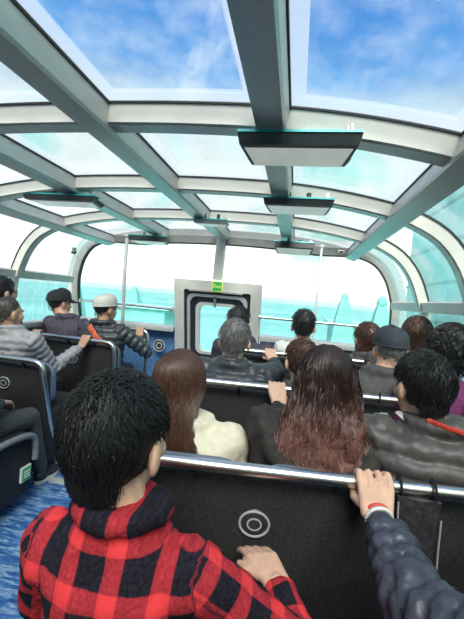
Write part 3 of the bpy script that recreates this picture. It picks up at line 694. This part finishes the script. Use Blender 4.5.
def flat_hand(mb, Wp, fwd, side, down, s=1.0, curl=.35, thumb=1):
    """relaxed hand: fwd = finger direction, side = across the knuckles towards the thumb, down = palm side"""
    Wp = v3(Wp); f, sd, dn = unit(fwd), unit(side), unit(down)
    for i, (off, ln) in enumerate(((-.030, .80), (-.010, .95), (.011, 1.0), (.031, .92))):
        k = Wp+f*.085*s+sd*off*s; mb.cap(Wp+sd*off*.6*s, k, .015*s, .0115*s, 10)
        p = k; a = curl*.5
        for L, r0, r1 in ((.042, .0102, .0092), (.026, .0092, .0084), (.020, .0084, .0072)):
            a += curl; q = p+(f*math.cos(a)+dn*math.sin(a))*L*ln*s; mb.cap(p, q, r0*s, r1*s, 10); p = q
    p = Wp+f*.02*s+sd*thumb*.02*s; q = p+(f*.75+sd*thumb*.75+dn*.2)*.042*s; e = q+(f*.95+sd*thumb*.15+dn*.3)*.032*s
    mb.cap(p, q, .0145*s, .0115*s, 10); mb.cap(q, e, .011*s, .0085*s, 10)
PEOPLE = {}
def person(key, label, head, d, s=1.0, yaw=0.0, nod=0.0, roll=0.0, seat=.45, sw=.185, coat='charcoal_coat', skin='skin', arms=(), puff=0.0, period=.06, lean=0.0,
           hair='hair_black', style='short', nstr=500, collar=.0, voxel=.008, cvox=.012, legs=True, trousers='denim', bulk=1.0, face=False, shoes=True, knee_y=None, hx=None, wrinkle=.005, shoulder_drop=.0, cuff=.16, foot=None, neck=.132):
    H = P(*head, d) if len(head) == 2 else v3(head)
    HX = H[0] if hx is None else hx
    R = rotz(-yaw) @ rotx(nod) @ np.array(Euler((0, roll, 0)).to_matrix())
    nb = v3((HX*.6+H[0]*.4, H[1]-.035-lean*.12, H[2]-neck*s-shoulder_drop*.4))      # base of the neck
    hip = v3((HX, H[1]-.03-lean*.42, seat+.085))
    root = tag(empty('person', (HX, hip[1], 0)), label, 'person')
    sh = {k: v3((nb[0]+k*sw, nb[1]+.0, nb[2]-.052-shoulder_drop)) for k in (-1, 1)}
    body = MB(); head_parts(body, H, R, s, nb+[0, 0, -.03])
    body.cap(nb+[0, .0, -.10], hip, .085, .10)                                       # chest core under the clothes
    A = {}
    for a in arms:
        k = a['side']; el, wr = v3(a['elbow']), v3(a['wrist'])
        if 'rail' in a: wr = v3(a['rail'])+unit(wr-v3(a['rail']))*.086*s*a.get('hs', 1.0)
        A[k] = (sh[k], el, wr)
        body.cap(sh[k], el, .040, .034); body.cap(el, wr, .034, .0215)
        body.cap(nb+[0, 0, -.1], sh[k], .05, .042)
        if 'rail' in a: grip_hand(body, a['rail'], a.get('t', (1, 0, 0)), wr, a.get('r', .018), a.get('thumb', -k), s*a.get('hs', 1.0))
        elif 'fwd' in a: flat_hand(body, wr, a['fwd'], a['across'], a['down'], s, a.get('curl', .35), a.get('thumb', 1))
    for k in (-1, 1):
        if k not in A:
            el = sh[k]+v3((k*.015, .03, -.26)); wr = el+v3((-k*.10, .20, -.02)); wr[2] = max(wr[2], seat+.14); el[2] = max(el[2], seat+.12); A[k] = (sh[k], el, wr)
            body.cap(sh[k], el, .04, .034); body.cap(el, wr, .034, .022); body.cap(nb+[0, 0, -.1], sh[k], .05, .042)
            flat_hand(body, wr, (-k*.3, .9, -.25), (-k, 0, 0), (0, -.2, -1), s, .3, 1)
    bm_ = remesh(body, voxel, 3 if voxel > .005 else 2); wlink('body', bm_, skin, root)
    # ---- clothes
    cm = MB(); z0, z1 = hip[2]-.06, nb[2]
    prof_ = [(0.0, sw*.98, .145), (.18, sw*.95, .145), (.45, sw*.94, .130), (.70, sw*1.04, .130), (.84, sw*1.06, .118), (.92, sw*.86, .10), (.975, sw*.56, .078), (1.03, .082*s, .074*s), (1.09, .070*s, .068*s)]
    rg = []
    for q, hw, hd in prof_:
        c = hip+(nb-hip)*q; c[2] = z0+(z1-z0)*q-(shoulder_drop if q > .8 and q < .95 else 0)
        rg.append([c+v3((hw*bulk*math.copysign(abs(math.cos(t))**.8, math.cos(t)), hd*bulk*math.copysign(abs(math.sin(t))**.8, math.sin(t)), 0)) for t in np.linspace(0, 2*PI, 22, endpoint=False)])
    cm.rings(rg); b_ = bulk
    bones = [(hip, nb, .14*b_)]
    for k in (-1, 1):
        a, e, wv = A[k]; we = wv+(e-wv)*cuff
        cm.ell(a+[-k*.02, 0, -.015], (.075*b_, .078*b_, .07*b_)); cm.cap(a, e, .062*b_, .052*b_); cm.cap(e, we, .052*b_, .038*b_)
        bones += [(a, e, .058*b_), (e, we, .046*b_)]
    if collar:
        cm.tube([nb+[.078*s*math.cos(t)*b_, .075*s*math.sin(t)*b_+.004, .012+collar*.3*(-math.sin(t))] for t in np.linspace(0, 2*PI, 25)], .017+collar*.25, 8)
    me = remesh(cm, cvox, 6); v = coords(me); n = normals(me)
    best = np.full(len(v), 1e9); sl = np.zeros(len(v)); U = np.zeros((len(v), 3)); isarm = np.zeros(len(v), bool); acc = 0
    for i, (a, b, r) in enumerate(bones):
        ax = b-a; L = np.linalg.norm(ax); u = ax/L; q = np.clip((v-a) @ u, 0, L); dist = np.linalg.norm(v-(a+q[:, None]*u), axis=1)/r - (.25 if i == 0 else 0)
        k = dist < best; best[k] = dist[k]
        if i == 0: sv = v[:, 2]-a[2]; uu = np.stack([v[:, 0]-a[0], v[:, 2]-a[2], np.zeros(len(v))], 1)
        else:
            sv = (v-a) @ u; x_, y_ = frame(u); rel = v-a; ang = np.arctan2(rel @ y_, rel @ x_); uu = np.stack([ang*r, sv+(.22 if i % 2 == 0 else 0), np.zeros(len(v))], 1)
        sl[k] = sv[k]; U[k] = uu[k]; isarm[k] = i > 0
    off = wrinkle*vnoise(v, 26, d*7)+wrinkle*.6*vnoise(v, 60, d*3)
    if puff: off += puff*(np.abs(np.sin(PI*(sl+.005*vnoise(v, 30, 2))/period))**.7-.6)
    setco(me, v+n*off[:, None])
    at = me.attributes.new('fabric_uv', 'FLOAT_VECTOR', 'POINT'); at.data.foreach_set('vector', U.ravel())
    cw = coords(me).copy(); polys = [tuple(p.vertices) for p in me.polygons]; bvh = BVHTree.FromPolygons([Vector(q) for q in cw], polys)
    jk = wlink('jacket' if coat != 'plaid' else 'shirt', me, coat, root)
    if legs:
        tm_ = MB(); ky = hip[1]+.37 if knee_y is None else knee_y
        fz = .09
        tm_.ell(hip+[0, -.02, -.01], (.165, .12, .095))
        feet = []
        for k in (-1, 1):
            hp = hip+v3((k*.085, 0, -.005)); kn = v3((HX+k*.10, ky, seat+.055)); an = v3((HX+k*.10, ky+.0 if foot is None else foot[1], fz))
            tm_.cap(hp, kn, .082, .062); tm_.cap(kn, an, .060, .042); feet.append(an)
        wlink('trousers', remesh(tm_, .016, 5), trousers, root)
        if shoes:
            for an in feet:
                sm = MB(); sm.ell(an+[0, .0, -.045], (.042, .055, .04)); sm.ell(an+[0, .09, -.058], (.044, .085, .030)); so_ = wlink('shoe', remesh(sm, .008, 2), 'shoe_black', root)
                q = MB(); pts = [(an[0]+.047*math.cos(t)*(1 if math.sin(t) > 0 else .9), an[1]+.06+.115*math.sin(t)) for t in np.linspace(0, 2*PI, 20, endpoint=False)]
                q.rings([[(x, y, z) for x, y in pts] for z in (.002, .024)]); bld(q, 'sole', 'shoe_sole', so_)
    # ---- hair
    T = lambda p: H+R @ (np.atleast_2d(np.asarray(p, float)).T*s).reshape(3, -1) if False else H+(np.atleast_2d(np.asarray(p, float))*s) @ R.T
    if style in ('short', 'cropped', 'curly', 'bob'):
        th_ = {'short': .018, 'cropped': .008, 'curly': .030, 'bob': .026}[style]
        hm_ = MB(); hc = (0, -.022, .026)
        hm_.ell(T(hc)[0], (np.array((.070, .084, .088))+th_)*s, R, 20, 14)
        hm_.ell(T((0, -.040, -.040))[0], (np.array((.052, .036, .048))+th_*.3)*s, R)
        if style == 'short': hm_.ell(T((0, -.036, -.004))[0], (np.array((.068, .066, .072))+th_*.6)*s, R)
        if style == 'bob':
            for k in (-1, 1): hm_.ell(T((k*.055, -.03, -.055))[0], np.array((.042, .062, .085))*s, R)
            hm_.ell(T((0, -.06, -.07))[0], np.array((.075, .048, .085))*s, R)
        hme = remesh(hm_, .009, 3); hv = coords(hme); hn = normals(hme); setco(hme, hv+hn*((.004 if style != 'curly' else .012)*vnoise(hv, 70, d))[:, None]); ho = wlink('hair', hme, hair, root)
        paths = []; crown = unit((0.12, -.55, .83)); rad = np.array((.070, .084, .088))+th_*1.02
        for _ in range(nstr*3):
            if len(paths) >= nstr: break
            dr = unit(rng.normal(size=3))
            if dr[1] > .35 and dr[2] < .42: continue
            if dr[2] < -.12 and dr[1] > -.42: continue
            if dr[2] < -.80: continue
            if abs(dr[0]) > .6 and -.5 < dr[1] < .75 and dr[2] < .28: continue
            low = dr[2] < -.25
            p0 = np.array(hc)+dr*rad*(.985)
            if low: p0 = np.array((0, -.036, -.008))+dr*(np.array((.068, .066, .076))+th_*.55)
            nrm = unit(dr/rad); fl = dr-crown; fl = fl-nrm*(fl@nrm); fl = unit(fl+rng.normal(size=3)*.25); fl = unit(fl-nrm*(fl@nrm))
            fl = unit(fl+np.array((0, 0, -1.6))) if low else fl
            L = (.8 if low else 1)*(.036 if style != 'cropped' else .018)*(.7+.6*rng.random()); lift = (.30+.35*rng.random())*(.25 if low else 1)
            pp = [p0-nrm*.004, p0+fl*L*.35+nrm*L*lift*.45, p0+fl*L*.72+nrm*L*lift*.45+np.array((0, 0, -.06*L)), p0+fl*L*1.05+nrm*L*lift*.15+np.array((0, 0, -.22*L))]
            if style == 'curly':
                c2 = unit(np.cross(nrm, fl)); pp = [p0+nrm*.01*math.sin(q)+fl*.014*(1-math.cos(q))+c2*.004*q for q in (0, 1.5, 3, 4.5)]
            if style == 'bob':
                pp = [p0-nrm*.003, p0+fl*.02+nrm*.006, p0+fl*.045+nrm*.003+np.array((0, 0, -.01)), p0+fl*.06+np.array((0, 0, -.03))]
            paths.append(T(pp))
        so2 = bld(strands_mesh(paths, (.0011 if d < 1 else .0016)*s, .0004), 'hair_strands', hair, ho); so2['kind'] = 'stuff'
    PEOPLE[key] = dict(H=H, R=R, s=s, root=root, bvh=bvh, nb=nb, sh=sh, T=T, hip=hip)
    if face:
        for k in (-1, 1):
            e = bld(MB().ell(T((k*.031, .079, .002))[0], np.array((.012, .010, .009))*s, R, 10, 8), 'eye', 'eye_white', root); bld(MB().ell(T((k*.031, .087, .002))[0], np.array((.0055, .004, .0055))*s, R, 8, 6), 'iris', 'eye_dark', e)
            bld(MB().tube([T((k*(.014+.036*q), .092-.012*q*q, .020+.005*math.sin(PI*q)))[0] for q in np.linspace(0, 1, 6)], .0038*s, 6), 'eyebrow', hair, root)
        bld(MB().ell(T((0, .0955, -.066))[0], np.array((.022, .006, .008))*s, R, 12, 6), 'lips', 'lips', root)
    return PEOPLE[key]
def long_hair(key, hair, length, prof_w, nstr, wave=.006, sweep=None, r0=.0017, locks=0, mass=.93):
    """prof_w: list of (drop from crown, half width, half depth, y centre, x centre) describing the hair mass"""
    q = PEOPLE[key]; H, R, s, root = q['H'], q['R'], q['s'], q['root']
    pw = np.array(prof_w); zs = pw[:, 0]
    def at(z): return [np.interp(z, zs, pw[:, i]) for i in range(1, 5)]
    crown = .128
    m = MB(); rg = []
    for z in np.linspace(0.004, length*mass, 26):
        hw, hd, yc, xc = at(z); hw *= .95; hd *= .93
        rg.append([H+(R @ v3((xc+hw*math.cos(t), yc+hd*math.sin(t)*(1 if math.sin(t) < 0 else .55), crown-z)))*s for t in np.linspace(0, 2*PI, 24, endpoint=False)])
    m.rings(rg); me = remesh(m, .009, 3); hv = coords(me); setco(me, hv+normals(me)*(.004*np.sin(np.arctan2(hv[:, 1]-H[1], hv[:, 0]-H[0])*22+vnoise(hv, 12)*3))[:, None]); ho = wlink('hair', me, hair, root)
    paths = []; K = 14; L_ = [(rng.uniform(-PI-.1, .1), length*rng.uniform(.66, 1.06), *rng.uniform(0, 6.28, 2), wave*rng.uniform(.5, 1.5), rng.uniform(.98, 1.22), rng.normal()*.35) for _ in range(max(1, locks))]
    for n_ in range(nstr):
        ph = -PI/2+rng.normal()*.85 if rng.random() < .8 else rng.uniform(-PI, 0)
        if not locks and abs(ph+PI/2) > 1.75: continue
        zs0 = .002+.09*rng.random()**1.5; ze = length*(.62+.42*rng.random()); ps = []; f1, f2 = rng.uniform(0, 6.28, 2); am = wave*(.4+rng.random()); out = 1.0+.05*rng.random()
        dph = rng.normal()*.10; lk = None
        if locks and n_ % 4:
            lk = L_[rng.integers(locks)]; ph = lk[0]+rng.normal()*.09; ze = lk[1]*rng.uniform(.93, 1.03); f1, f2, am = lk[2]+rng.normal()*.15, lk[3]+rng.normal()*.15, lk[4]; dph = lk[6]
        for i, z in enumerate(np.linspace(zs0, ze, K)):
            hw, hd, yc, xc = at(z); a = ph+dph*i/K; t = i/(K-1); g = out+(.06*t if z > length*.5 else 0)
            if lk: g = out*(1+(lk[5]-1)*t*t)
            p = v3((xc+hw*g*math.cos(a)+am*t*math.sin(f1+z*38), yc+hd*g*math.sin(a)*(1 if math.sin(a) < 0 else .55)+am*t*math.cos(f2+z*36), crown-z))
            if sweep: p[0] += sweep[0]*max(0, (z-sweep[1]))**1.3*(.4+.9*abs(math.sin(f1)))
            ps.append(H+(R @ p)*s)
        paths.append(ps)
    so2 = bld(strands_mesh(paths, r0, .0006), 'hair_strands', hair, ho); so2['kind'] = 'stuff'
    return ho
def cap_on(key, m, brim=True, beret=False):
    q = PEOPLE[key]; H, R, s, root = q['H'], q['R'], q['s'], q['root']; T = q['T']
    mb = MB(); rg = []
    for i, (z, f) in enumerate(((.030, 1.0), (.06, 1.0), (.09, .94), (.113, .78), (.128, .52), (.135, .2))):
        rg.append(T([(.094*f*math.cos(t), -.012+.112*f*math.sin(t), z+.012*math.sin(t)) for t in np.linspace(0, 2*PI, 28, endpoint=False)]))
    mb.rings(rg); c = bld(mb, 'cap', m, root)
    bld(MB().tube([T((.0955*math.cos(t), -.012+.1135*math.sin(t), .034+.012*math.sin(t)))[0] for t in np.linspace(0, 2*PI, 33)], .005*s, 6), 'sweatband', m, c)
    if brim:
        vt, vb = [], []
        for r_ in np.linspace(0, 1, 5):
            for t in np.linspace(.22*PI, .78*PI, 13):
                x = .094*math.cos(t)*(1+.02*r_); y = -.012+.112*math.sin(t)+.075*r_*math.sin((t-.22*PI)/(.56*PI)*PI)**.5; z = .042-.028*r_-.35*x*x*10*.25
                vt.append((x, y, z)); vb.append((x, y, z-.005))
        f = []; k = 13; n = len(vt)
        for i in range(4):
            for j in range(12): a = i*k+j; f.append((a, a+1, a+k+1, a+k)); f.append((n+a, n+a+k, n+a+k+1, n+a+1))
        for i in range(4): f += [(i*k, i*k+k, n+i*k+k, n+i*k), (i*k+12, n+i*k+12, n+i*k+k+12, i*k+k+12)]
        for j in range(12): f += [(4*k+j, 4*k+j+1, n+4*k+j+1, n+4*k+j)]
        bld(MB().add(T(vt+vb), f), 'brim', m, c)
    bld(MB().ell(T((0, -.012, .137))[0], np.array((.008, .008, .005))*s, R, 8, 6), 'button', m, c)
    return c
def drape(key, pts, m, width, name, label, cat, fromdir=(0, -1, 0), lift=.006):
    """strap laid on the back of a jacket: points are (x, z) pairs, cast along +y"""
    q = PEOPLE[key]; path = []
    for x, z in bez([(a, b, 0) for a, b in pts], 8)[:, :2] if False else [(p[0], p[1]) for p in bez([(a, b, 0) for a, b in pts], 8)]:
        hit = q['bvh'].ray_cast(Vector((x, q['nb'][1]-1.0, z)), Vector((0, 1, 0)))
        if hit[0] is not None: path.append(v3(hit[0])+v3(hit[1])*lift)
    if len(path) < 3: return None
    o = bld(MB().tube(path, width, 8, flat=(1, .22), ref=(0, 1, 0)), name, m); return tag(o, label, cat)
def rail_pt(px, py, i=None, y=None):
    return P(px, py, y)
# --- near man in plaid
ph = P(262, 560, .93)
person('plaid', 'man in red and black plaid shirt with short black hair, nearest', (122, 438), .69, s=1.03, yaw=.20, nod=-.06, seat=.43, sw=.150, shoulder_drop=.035, coat='plaid', skin='skin', lean=-.1, hx=.45, bulk=.98,
       arms=[dict(side=-1, elbow=(.22, .74, .60), wrist=(.30, .90, .57), fwd=(.3, .9, -.2), across=(.9, -.3, 0), down=(0, 0, -1)), dict(side=1, elbow=P(302, 655, .74), wrist=P(277, 583, .86), fwd=P(252, 540, .99)-P(277, 583, .86), across=(-.9, -.2, -.1), down=(-.1, .45, -1), curl=.28, thumb=1)],
       hair='hair_black', style='short', nstr=7000, collar=.03, voxel=.0045, cvox=.006, wrinkle=.004, neck=.120)
# --- navy sleeve at the lower right
rp = rail_on(1, P(373, 482, 1.03)[0]); TD = (math.cos(TURN), math.sin(TURN), 0)
person('navy', 'person in quilted navy jacket whose hand grips the nearest rail', (1.36, .42, 1.10), .42, seat=.43, sw=.155, coat='navy_puffer', skin='skin', puff=.014, period=.042, bulk=1.32, wrinkle=.008, cuff=.27,
       arms=[dict(side=-1, elbow=P(425, 622, .70), wrist=P(377, 514, .95), rail=rp, t=TD, hs=1.12, thumb=-1)], style='short', nstr=300, collar=.03, voxel=.0040, cvox=.008)
q = PEOPLE['navy']; el = P(425, 622, .70); wr = rp+unit(P(377, 514, .95)-rp)*.086*1.12; u = unit(el-wr)
for off, mname, nm, r_ in ((.000, 'red_strap', 'wristband', .0265), (.016, 'white_knit', 'shirt_cuff', .030)):
    c = wr+u*off; x_, y_ = frame(u); bld(MB().tube([c+r_*(math.cos(t)*x_+math.sin(t)*y_) for t in np.linspace(0, 2*PI, 21)], .0055, 6), nm, mname, q['root'])
# --- row two
person('cream', 'woman with long straight brown hair and cream coat', (182, 382), 1.36, s=1.05, yaw=.10, nod=-.05, seat=.43, sw=.18, coat='cream_coat', hair='hair_brown', style='long', bulk=1.15, collar=.02, hx=.39)
long_hair('cream', 'hair_brown', .37, [(0, .01, .01, -.01, 0), (.012, .042, .052, -.012, 0), (.03, .066, .08, -.015, 0), (.06, .086, .103, -.018, 0), (.11, .097, .112, -.02, 0), (.16, .096, .108, -.03, 0), (.22, .078, .078, -.07, -.02), (.28, .050, .05, -.105, -.03), (.38, .022, .02, -.13, -.02)], 4000, .004, sweep=(1.0, .16), r0=.0015)
r2 = rail_on(2, P(276, 393, 1.78)[0])
person('browncoat', 'woman with long wavy hair lightened at the ends, dark hooded coat', (325, 379), 1.36, s=1.02, yaw=-.06, nod=-.05, seat=.43, sw=.205, coat='brown_coat', style='long', bulk=1.18, collar=.02,
       arms=[dict(side=-1, elbow=P(266, 446, 1.50), wrist=P(283, 424, 1.66), rail=r2, t=TD, thumb=1)], voxel=.005, wrinkle=.009)
long_hair('browncoat', 'hair_dyed', .45, [(0, .01, .01, -.01, 0), (.012, .042, .052, -.012, 0), (.03, .066, .08, -.015, 0), (.06, .088, .103, -.018, 0), (.11, .100, .112, -.02, 0), (.18, .106, .112, -.035, 0), (.26, .112, .085, -.085, -.01), (.36, .118, .055, -.125, -.02), (.48, .10, .035, -.14, -.03)], 4600, .020, r0=.0014, locks=46, mass=.70)
q = PEOPLE['browncoat']; nb = q['nb']; hd = MB()
hd.tube(bez([nb+[-.15, .02, -.03], nb+[-.17, -.10, -.09], nb+[-.07, -.165, -.14], nb+[.06, -.165, -.14], nb+[.16, -.10, -.09], nb+[.15, .02, -.03]], 6), .036, 10, flat=(1, .8))
hd.tube(bez([nb+[-.12, -.06, -.10], nb+[-.06, -.13, -.20], nb+[.05, -.13, -.20], nb+[.12, -.06, -.10]], 6), .045, 10)
wlink('hood', remesh(hd, .010, 5), 'brown_coat', q['root'])
person('redstrap', 'black-haired person in grey-brown quilted jacket, red strap at the neck', (420, 387), 1.34, s=.93, yaw=-.35, nod=-.12, seat=.43, sw=.20, coat='grey_puffer', puff=.020, period=.062, bulk=1.16, style='short', nstr=3000, collar=.02, hx=1.28, cvox=.010)
q = PEOPLE['redstrap']; nb = q['nb']
drape('redstrap', [(nb[0]-.06, nb[2]+.035), (nb[0]-.01, nb[2]+.03), (nb[0]+.06, nb[2]+.012), (nb[0]+.13, nb[2]-.03), (nb[0]+.20, nb[2]-.10)], 'red_strap', .008, 'bag_strap', 'thin red bag strap over the grey-brown quilted jacket', 'strap')
bld(MB().tube([q['T'](p)[0] for p in ((-.066, .03, -.10), (-.055, -.02, -.125), (-.03, -.05, -.135))], .016, 8, flat=(1, .35)), 'shirt_collar', 'white_knit', q['root'])
# --- row three
r3 = rail_on(3, P(270, 357, 2.55)[0])
person('grey', 'grey-haired man in black quilted jacket holding the front rail', (235, 341), 2.12, yaw=.0, nod=-.05, seat=.47, sw=.19, coat='black_puffer', puff=.020, period=.06, bulk=1.16, style='short', hair='hair_grey', nstr=700, collar=.04,
       arms=[dict(side=1, elbow=P(275, 372, 2.33), wrist=P(276, 367, 2.47), rail=r3, t=TD, thumb=-1)], voxel=.007)
person('brownhair', 'person with tousled brown hair, low between two rails', (301, 362), 2.12, s=1.02, yaw=-.3, nod=-.2, seat=.47, sw=.16, coat='charcoal_coat', style='short', hair='hair_brown', nstr=700, collar=.02, shoulder_drop=.02)
r3b = rail_on(3, P(374, 359, 2.6)[0])
person('flatcap', 'man in dark flat cap and charcoal coat, right side', (390, 350), 2.14, s=.98, yaw=.0, nod=-.05, seat=.47, sw=.185, coat='charcoal_coat', style='cropped', hair='hair_grey', nstr=200, collar=.02, bulk=1.1, hx=1.20,
       arms=[dict(side=-1, elbow=P(352, 392, 2.22), wrist=P(371, 368, 2.47), rail=r3b, t=TD, thumb=1)], voxel=.007)
cap_on('flatcap', 'cap_navy', brim=True)
person('curly', 'curly black-haired woman in magenta knitwear by the right wall', (449, 353), 1.95, s=1.02, yaw=.0, seat=.47, sw=.13, coat='magenta_knit', style='curly', nstr=900, collar=.02, puff=.004, period=.03, hx=1.43, bulk=1.0)
# --- row four
person('purple', 'dark-haired person in purple-grey coat before the hatch', (239, 323), 2.80, yaw=.1, seat=.52, sw=.185, coat='purple_coat', style='short', nstr=350, collar=.02, hx=.40)
person('boy', 'short black-haired person in white top at the centre front', (303.5, 326), 2.86, yaw=.0, seat=.52, sw=.155, coat='white_knit', style='short', nstr=450, collar=.02, skin='skin_pale')
person('womanfront', 'woman with dark bobbed hair before the right windscreen', (366, 339), 2.80, s=.93, yaw=-.35, seat=.52, sw=.15, coat='taupe_coat', style='bob', hair='hair_chestnut', nstr=400, collar=.02)
person('bobwoman', 'brown-bobbed woman between flat cap and curly hair', (416, 336), 2.62, s=.98, yaw=.1, seat=.52, sw=.15, coat='taupe_coat', style='bob', hair='hair_brown', nstr=500, collar=.02, hx=1.37)
# --- left benches
zL1, zL2 = .845, .88
h1 = np.array([P(38, 334, 2.78)[0], 2.78, zL2]); h2 = np.array([P(87, 342, 2.78)[0], 2.78, zL2])
person('leftman', 'man with cropped dark hair in pale grey puffer jacket holding the rail', (9, 313), 2.28, s=.96, lean=-.5, knee_y=2.7, yaw=.35, nod=-.02, seat=.44, sw=.185, coat='lightgrey_puffer', skin='skin_tan', puff=.014, period=.05, bulk=1.1, style='cropped', hair='hair_dark_grey', nstr=500, collar=.03, face=True, voxel=.007,
       arms=[dict(side=1, elbow=P(52, 368, 2.50), wrist=P(77, 352, 2.70), rail=h2, thumb=-1), dict(side=-1, elbow=P(8, 362, 2.62), wrist=P(32, 345, 2.72), rail=h1, thumb=1)])
person('leftback', 'dark-haired person with glasses at the far left window', (3, 292), 2.46, s=.95, yaw=.4, seat=.44, sw=.10, coat='blue_jacket', style='short', nstr=300, face=True, hx=-1.46)
q = PEOPLE['leftback']; gm = MB()
for k in (-1, 1): gm.tube([q['T']((k*.032+.023*math.cos(t), .098-.01*abs(k*.032+.023*math.cos(t))/.05, .0+.018*math.sin(t)))[0] for t in np.linspace(0, 2*PI, 17)], .0025, 6)
gm.tube([q['T'](p)[0] for p in ((.055, .088, .004), (.078, .05, .006), (.082, -.01, .002))], .0025, 6); bld(gm, 'glasses', 'screen_body', q['root'])
person('darkcap', 'man in black peaked cap and plain dark jacket, left front', (60, 303), 3.06, yaw=.5, seat=.48, sw=.17, hx=-1.26, coat='purple_coat', skin='skin_tan', style='cropped', nstr=200, collar=.03, face=True, bulk=1.12)
cap_on('darkcap', 'cap_black')
r5 = np.array([P(141, 331, 3.36)[0], 3.36, P(148, 331, 3.36)[2]])
person('lightcap', 'man in beige cap and dark puffer jacket with orange strap', (106, 309), 3.04, yaw=.5, seat=.48, sw=.185, coat='black_puffer', skin='skin_tan', puff=.018, period=.06, style='cropped', nstr=200, collar=.04, face=True, bulk=1.12,
       arms=[dict(side=1, elbow=P(146, 352, 3.12), wrist=P(139, 340, 3.28), rail=r5, thumb=-1)])
cap_on('lightcap', 'cap_light')
q = PEOPLE['lightcap']; nb = q['nb']
drape('lightcap', [(nb[0]-.07, nb[2]-.02), (nb[0]+.02, nb[2]-.10), (nb[0]+.11, nb[2]-.18), (nb[0]+.19, nb[2]-.27)], 'orange_strap', .026, 'bag_strap', 'wide orange strap across the back of the dark puffer jacket', 'strap')
person('leftnear', 'person in dark clothes at the left edge, only knee and shoe in view', (-.93, 1.56, 1.10), 1.56, seat=.43, sw=.17, coat='charcoal_coat', style='short', nstr=100, trousers='charcoal_coat', knee_y=1.98, foot=(0, 2.12))
# --- bag hanging on the nearest rail
bx0, bx1 = P(396, 486, 1.04)[0], P(439, 486, 1.05)[0]; bz = ZR[1]; yb = rail_on(1, (bx0+bx1)/2)[1]
bag = tag(empty('drawstring_bag', ((bx0+bx1)/2, yb-.03, bz-.22)), 'black nylon bag hanging from the nearest rail beside the hand', 'bag')
m = MB(); rg = []
for q_, (l, r_, th) in zip((0, .25, .5, .72, .9, 1.0), ((.0, 1.0, .010), (.02, 1.0, .016), (.10, .99, .018), (.25, .98, .016), (.5, .97, .012), (.66, .95, .004))):
    z = bz-.012-.205*q_; xa, xb = bx0+(bx1-bx0)*l, bx0+(bx1-bx0)*r_; c, hw = (xa+xb)/2, (xb-xa)/2
    rg.append([(c+hw*math.cos(t), yb-.030+th*math.sin(t)+.004*math.sin(5*t+q_*6), z) for t in np.linspace(0, 2*PI, 20, endpoint=False)])
bld(m.rings(rg), 'pouch', 'nylon_black', bag)
pp = [(bx0+(bx1-bx0)*l+.001, yb-.045, bz-.012-.205*q_) for q_, l in ((.05, .0), (.25, .02), (.5, .10), (.72, .25), (.9, .5), (1.0, .8))]+[(bx1-.002, yb-.045, bz-.012-.205*q_) for q_ in (.95, .6, .2)]
bld(MB().tube(bez(pp, 4), .0025, 6), 'piping', 'ring_white', bag)
for xx in (bx0+.012, bx1-.012):
    bld(MB().tube([(xx, yb+.024*math.cos(a), bz+.024*math.sin(a)) for a in np.linspace(0, 2*PI, 21)], .011, 6, flat=(1, .3), ref=(1, 0, 0)), 'strap', 'nylon_black', bag)
# --- shoulder bag hung on the second rail, papers on the lap
sx = P(383, 395, 1.78)[0]; yb = rail_on(2, sx)[1]; bag2 = tag(empty('shoulder_bag', (sx, yb-.05, .62)), 'black bag hanging from the second rail by a dark strap', 'bag')
bld(MB().tube(bez([(sx, yb+.02, ZR[2]-.02), (sx, yb, ZR[2]+.024), (sx-.002, yb-.025, ZR[2]), (sx-.01, yb-.04, ZR[2]-.09), (sx-.02, yb-.05, ZR[2]-.14)], 6), .010, 6, flat=(1, .35), ref=(1, 0, 0)), 'strap', 'nylon_black', bag2)
m = MB().ell((sx-.06, yb-.06, ZR[2]-.17), (.10, .035, .085)); bld(m, 'body', 'nylon_black', bag2)
pw_ = P(386, 424, 1.52); t = tag(empty('paper_wad', pw_), 'crumpled white paper beside the grey-brown quilted jacket', 'paper')
m = MB(); 
for k in range(3): m.box(pw_+v3((k*.008-.01, k*.006, k*.010)), (.085, .05, .004), np.array(Euler((.3+.2*k, .1*k, .5*k)).to_matrix()))
bld(m, 'sheets', 'paper_white', t, False)
